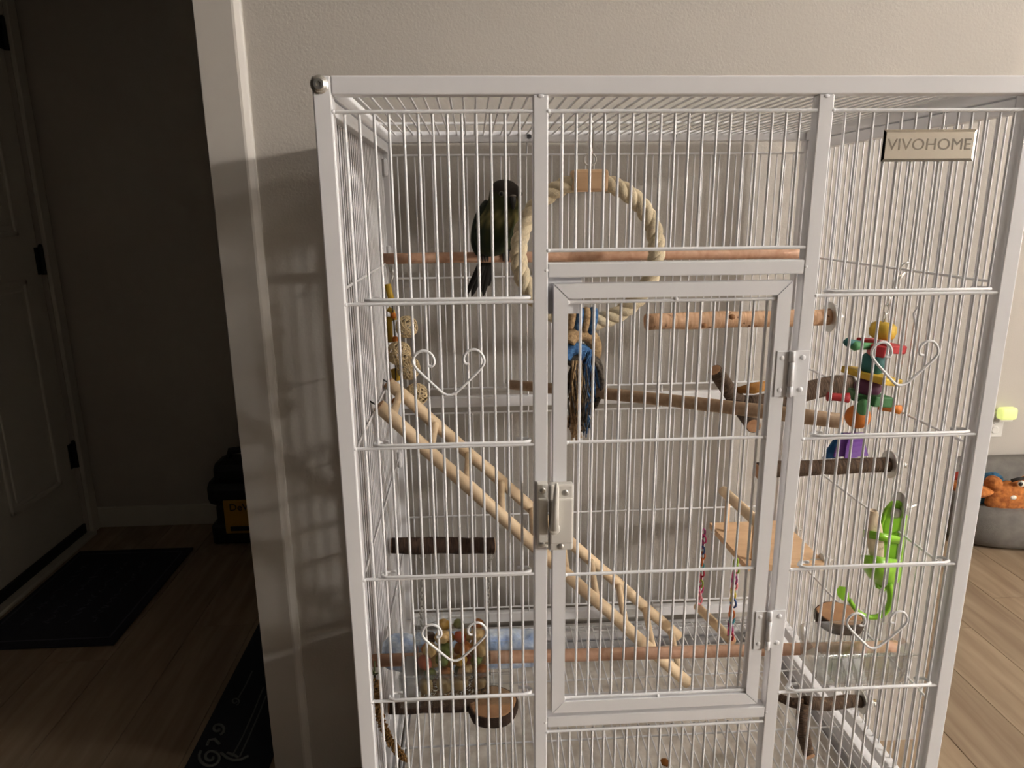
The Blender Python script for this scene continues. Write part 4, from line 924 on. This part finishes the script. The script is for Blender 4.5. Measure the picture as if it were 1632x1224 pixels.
# ------------------------------------------------------------------ clear cups
def open_box(mb, x0, x1, y0, y1, z0, z1, w=.002, r=0):
    mb.box(c(x0, y0, z0), c(x1, y1, z0+w)); mb.box(c(x0, y0, z0+w), c(x1, y0+w, z1)); mb.box(c(x0, y1-w, z0+w), c(x1, y1, z1)); mb.box(c(x0, y0+w, z0+w), c(x0+w, y1-w, z1)); mb.box(c(x1-w, y0+w, z0+w), c(x1, y1-w, z1))
wc = thing('water_cup', 'clear acrylic water cup hung inside the right feeder opening', 'water cup', c(.675, .075, -.766))
def rcup(x0, x1, y0, y1, z0, z1, r, w=.002, flare=.004, n=6):
    m = MB()
    def ring(ins, z, fl_):
        out = []
        for (cx_, cy_, a0) in ((x1-r, y1-r, 0), (x0+r, y1-r, PI/2), (x0+r, y0+r, PI), (x1-r, y0+r, 1.5*PI)):
            for i in range(n+1):
                a = a0+PI/2*i/n; rr_ = r-ins+fl_; out.append(c(cx_+math.cos(a)*rr_, cy_+math.sin(a)*rr_, z))
        return out
    rings = [ring(.008, z0, 0), ring(.002, z0+.005, 0), ring(0, z1, flare), ring(w, z1, flare), ring(.002+w, z0+.006, 0), ring(.009, z0+w, 0)]; k = len(rings[0])
    m.add([v for g in rings for v in g], [[i*k+a, i*k+(a+1) % k, (i+1)*k+(a+1) % k, (i+1)*k+a] for i in range(5) for a in range(k)]+[list(range(k))[::-1], [5*k+a for a in range(k)]])
    return m
rcup(.612, .738, .018, .096, -.766, -.715, .018).build('cup', CLEAR, wc, True)
m = MB(); m.tube(smooth_path([c(.630, .098, -.716), c(.630, .096, -.690), c(.626, .085, -.676), c(.618, .065, -.676), c(.612, .050, -.690), c(.610, .022, -.712)], 2), .0016, 6); m.build('hood_edge', CLEAR, wc, True)
m = MB(); m.tube([c(.608, .016, -.7145), c(.745, .016, -.7150)], .0022, 8); m.build('front_lip', CLEAR, wc, True)
m = MB(); vs = []
for z in (-.758, -.7400):
    vs += [c(.618, .024, z), c(.732, .024, z), c(.732, .090, z), c(.618, .090, z)]
m.add(vs, [[3, 2, 1, 0], [4, 5, 6, 7], [0, 1, 5, 4], [1, 2, 6, 5], [2, 3, 7, 6], [3, 0, 4, 7]]); tag(m.build('water', WATER), 'clear water standing in the acrylic cup', 'water')
nf = thing('nut_feeder', 'clear acrylic hopper feeder full of nuts behind the left feeder door', 'feeder', c(.125, .05, -.765))
m = MB(); open_box(m, .052, .198, .018, .086, -.764, -.716, .0018); m.build('cup', CLEAR, nf)
m = MB(); hx0, hx1, hz0, hz1 = .0745, .1705, -.7600, -.655
for x_ in (hx0, hx1-.0018): m.box(c(x_, .022, hz0), c(x_+.0018, .078, hz1-.010))
m.box(c(hx0, .022, hz0+.004), c(hx1, .0238, hz1-.012)); m.box(c(hx0, .0762, hz0), c(hx1, .078, hz1-.010))
arch = [(hx0+(hx1-hx0)*i/12, hz1-.010+.010*math.sin(PI*i/12)) for i in range(13)]
vs = [c(x_, y_, z_) for y_ in (.022, .078) for x_, z_ in arch]; m.add(vs, [[i, i+1, 13+i+1, 13+i] for i in range(12)])
m.build('hopper', CLEAR, nf)
m = MB(); m.box(c(.0555, .022, -.760), c(.0735, .070, -.720), .003); m.build('grey_side_block', GREYP, nf)
m = MB(); m.tube([c(.052, .0175, -.7155), c(.198, .0175, -.7165)], .0018, 8); m.build('front_lip', CLEAR, nf, True)
# food pieces, one object each
fr = random.Random(12); FM = {}
for k_, mt_ in FOOD.items():
    m = MB(); random.seed(hash(k_) % 97 if False else len(k_)); m.ball((0, 0, 0), (1, .82, .72), 12, 8, None, .07)
    tmp = m.build('food_piece', mt_, smooth=True, origin=(0, 0, 0)); FM[k_] = tmp.data; bpy.data.objects.remove(tmp)
lab = {'cream': 'pale cream nut piece', 'orange': 'orange dried fruit piece', 'green': 'green dried pepper piece', 'yellow': 'yellow dried fruit chip', 'brown': 'dark brown nut piece', 'red': 'reddish dried fruit piece'}
LAYER = ('bottom', 'second', 'middle', 'fourth', 'top')
seq = ['cream', 'cream', 'orange', 'cream', 'green', 'yellow', 'brown', 'cream', 'red', 'orange', 'green', 'cream', 'yellow']
kk = 0
for lay in range(5):
    for iy in range(2):
        ncol = 4
        for ix in range(ncol):
            if lay == 4 and ix in (0,): continue
            k_ = seq[(kk*5+lay*3) % len(seq)] if fr.random() > .3 else fr.choice(seq); kk += 1
            if lay < 1 and iy == 0 and fr.random() > .4: k_ = 'cream'
            s = .0102 if k_ != 'cream' else .0122
            s *= fr.uniform(.85, 1.08)
            pos = c(hx0+.011+(hx1-hx0-.022)*(ix+.5*(lay % 2)*.6)/(ncol-1+.3)+fr.uniform(-.002, .002), .0365+.027*iy+fr.uniform(-.001, .001), -.7430+.0175*lay+fr.uniform(-.0015, .0015))
            mw = Matrix.Translation(pos) @ Matrix.Rotation(fr.uniform(0, 6), 4, 'X') @ Matrix.Rotation(fr.uniform(0, 6), 4, 'Z') @ Matrix.Diagonal((s, s, s, 1))
            o = inst('food_piece', FM[k_], mw, None); w_ = LAYER[lay]+' layer of the clear hopper, '+('against its front pane' if iy == 0 else 'against its back pane'); tag(o, lab[k_]+' in the '+w_, 'food', k_+' food pieces in the '+w_)
m = MB()
for i in range(900):
    q = c(fr.uniform(hx0+.004, hx1-.004), fr.uniform(.026, .074), fr.uniform(-.7580, -.7500)); m.ball(q, (.0018, .0012, .0011), 6, 4, Matrix.Rotation(fr.uniform(0, 6), 3, 'Z'))
o = m.build('seed_mix', SEED, None, True); tag(o, 'loose small seed mix lying in the bottom of the nut feeder', 'seed'); stuff(o)

# ------------------------------------------------------------------ blue fleece bolster, millet
fb = MB(); rf = random.Random(8); n = 40; mm = 40; vs = []
dim = [(rf.uniform(0, 1), rf.uniform(0, 2*PI)) for _ in range(46)]
for i in range(mm+1):
    f_ = i/mm; e_ = min(1, math.sin(PI*min(f_, 1-f_)*6)) if min(f_, 1-f_) < 1/12 else 1
    for k in range(n):
        a = 2*PI*k/n; r = .0285*(.55+.45*e_)
        dd = 0
        for df, da in dim:
            du = (f_-df)*.245; dv = ((a-da+PI) % (2*PI)-PI)*.031; dd += math.exp(-(du*du+dv*dv)/(.0075**2))
        r *= 1-.28*min(1, dd)
        vs.append(c(.012+.238*f_, .155+math.cos(a)*r, -.7745+math.sin(a)*r))
fb.add(vs, [[i*n+k, i*n+(k+1) % n, (i+1)*n+(k+1) % n, (i+1)*n+k] for i in range(mm) for k in range(n)]+[list(range(n)), [mm*n+k for k in range(n)][::-1]])
tag(fb.build('fleece_bolster', FLEECE, None, True), 'light blue dimpled fleece bolster lying behind the low perch', 'bolster')
ms = thing('millet_spray', 'golden brown millet spray hanging at the left bars', 'millet', ay(650, 1213, .08))
pts = smooth_path([ax_(597, 1075, .018), ax_(601, 1110, .022), ay(606, 1145, .065), ay(618, 1175, .075), ay(634, 1198, .080), ay(649, 1213, .085)], 2)
m = MB(); m.tube(pts, .0015, 6); m.build('stem', FOOTM, ms, True)
m = MB(); rm = random.Random(6)
for i in range(1100):
    f_ = rm.uniform(.12, 1)*(len(pts)-1.001); k = int(f_); q = pts[k].lerp(pts[k+1], f_-k); rr_ = .0062*min(1, 4*(1.02-f_/(len(pts)-1)))
    d = Vector((rm.gauss(0, 1), rm.gauss(0, 1), rm.gauss(0, 1))).normalized()*rr_*rm.uniform(.5, 1)
    m.ball(q+d, .0014, 5, 4)
stuff(m.build('seed_head', MILL, ms, True))
m = MB()
for i in range(6): m.tube([pts[0], pts[0]+Vector((rm.uniform(-.004, .006), rm.uniform(-.01, .01), rm.uniform(.004, .02)))], .001, 5)
m.build('leaf_tuft', plain('dry_green_leaf', srgb(86, 92, 56), .8), ms, True)
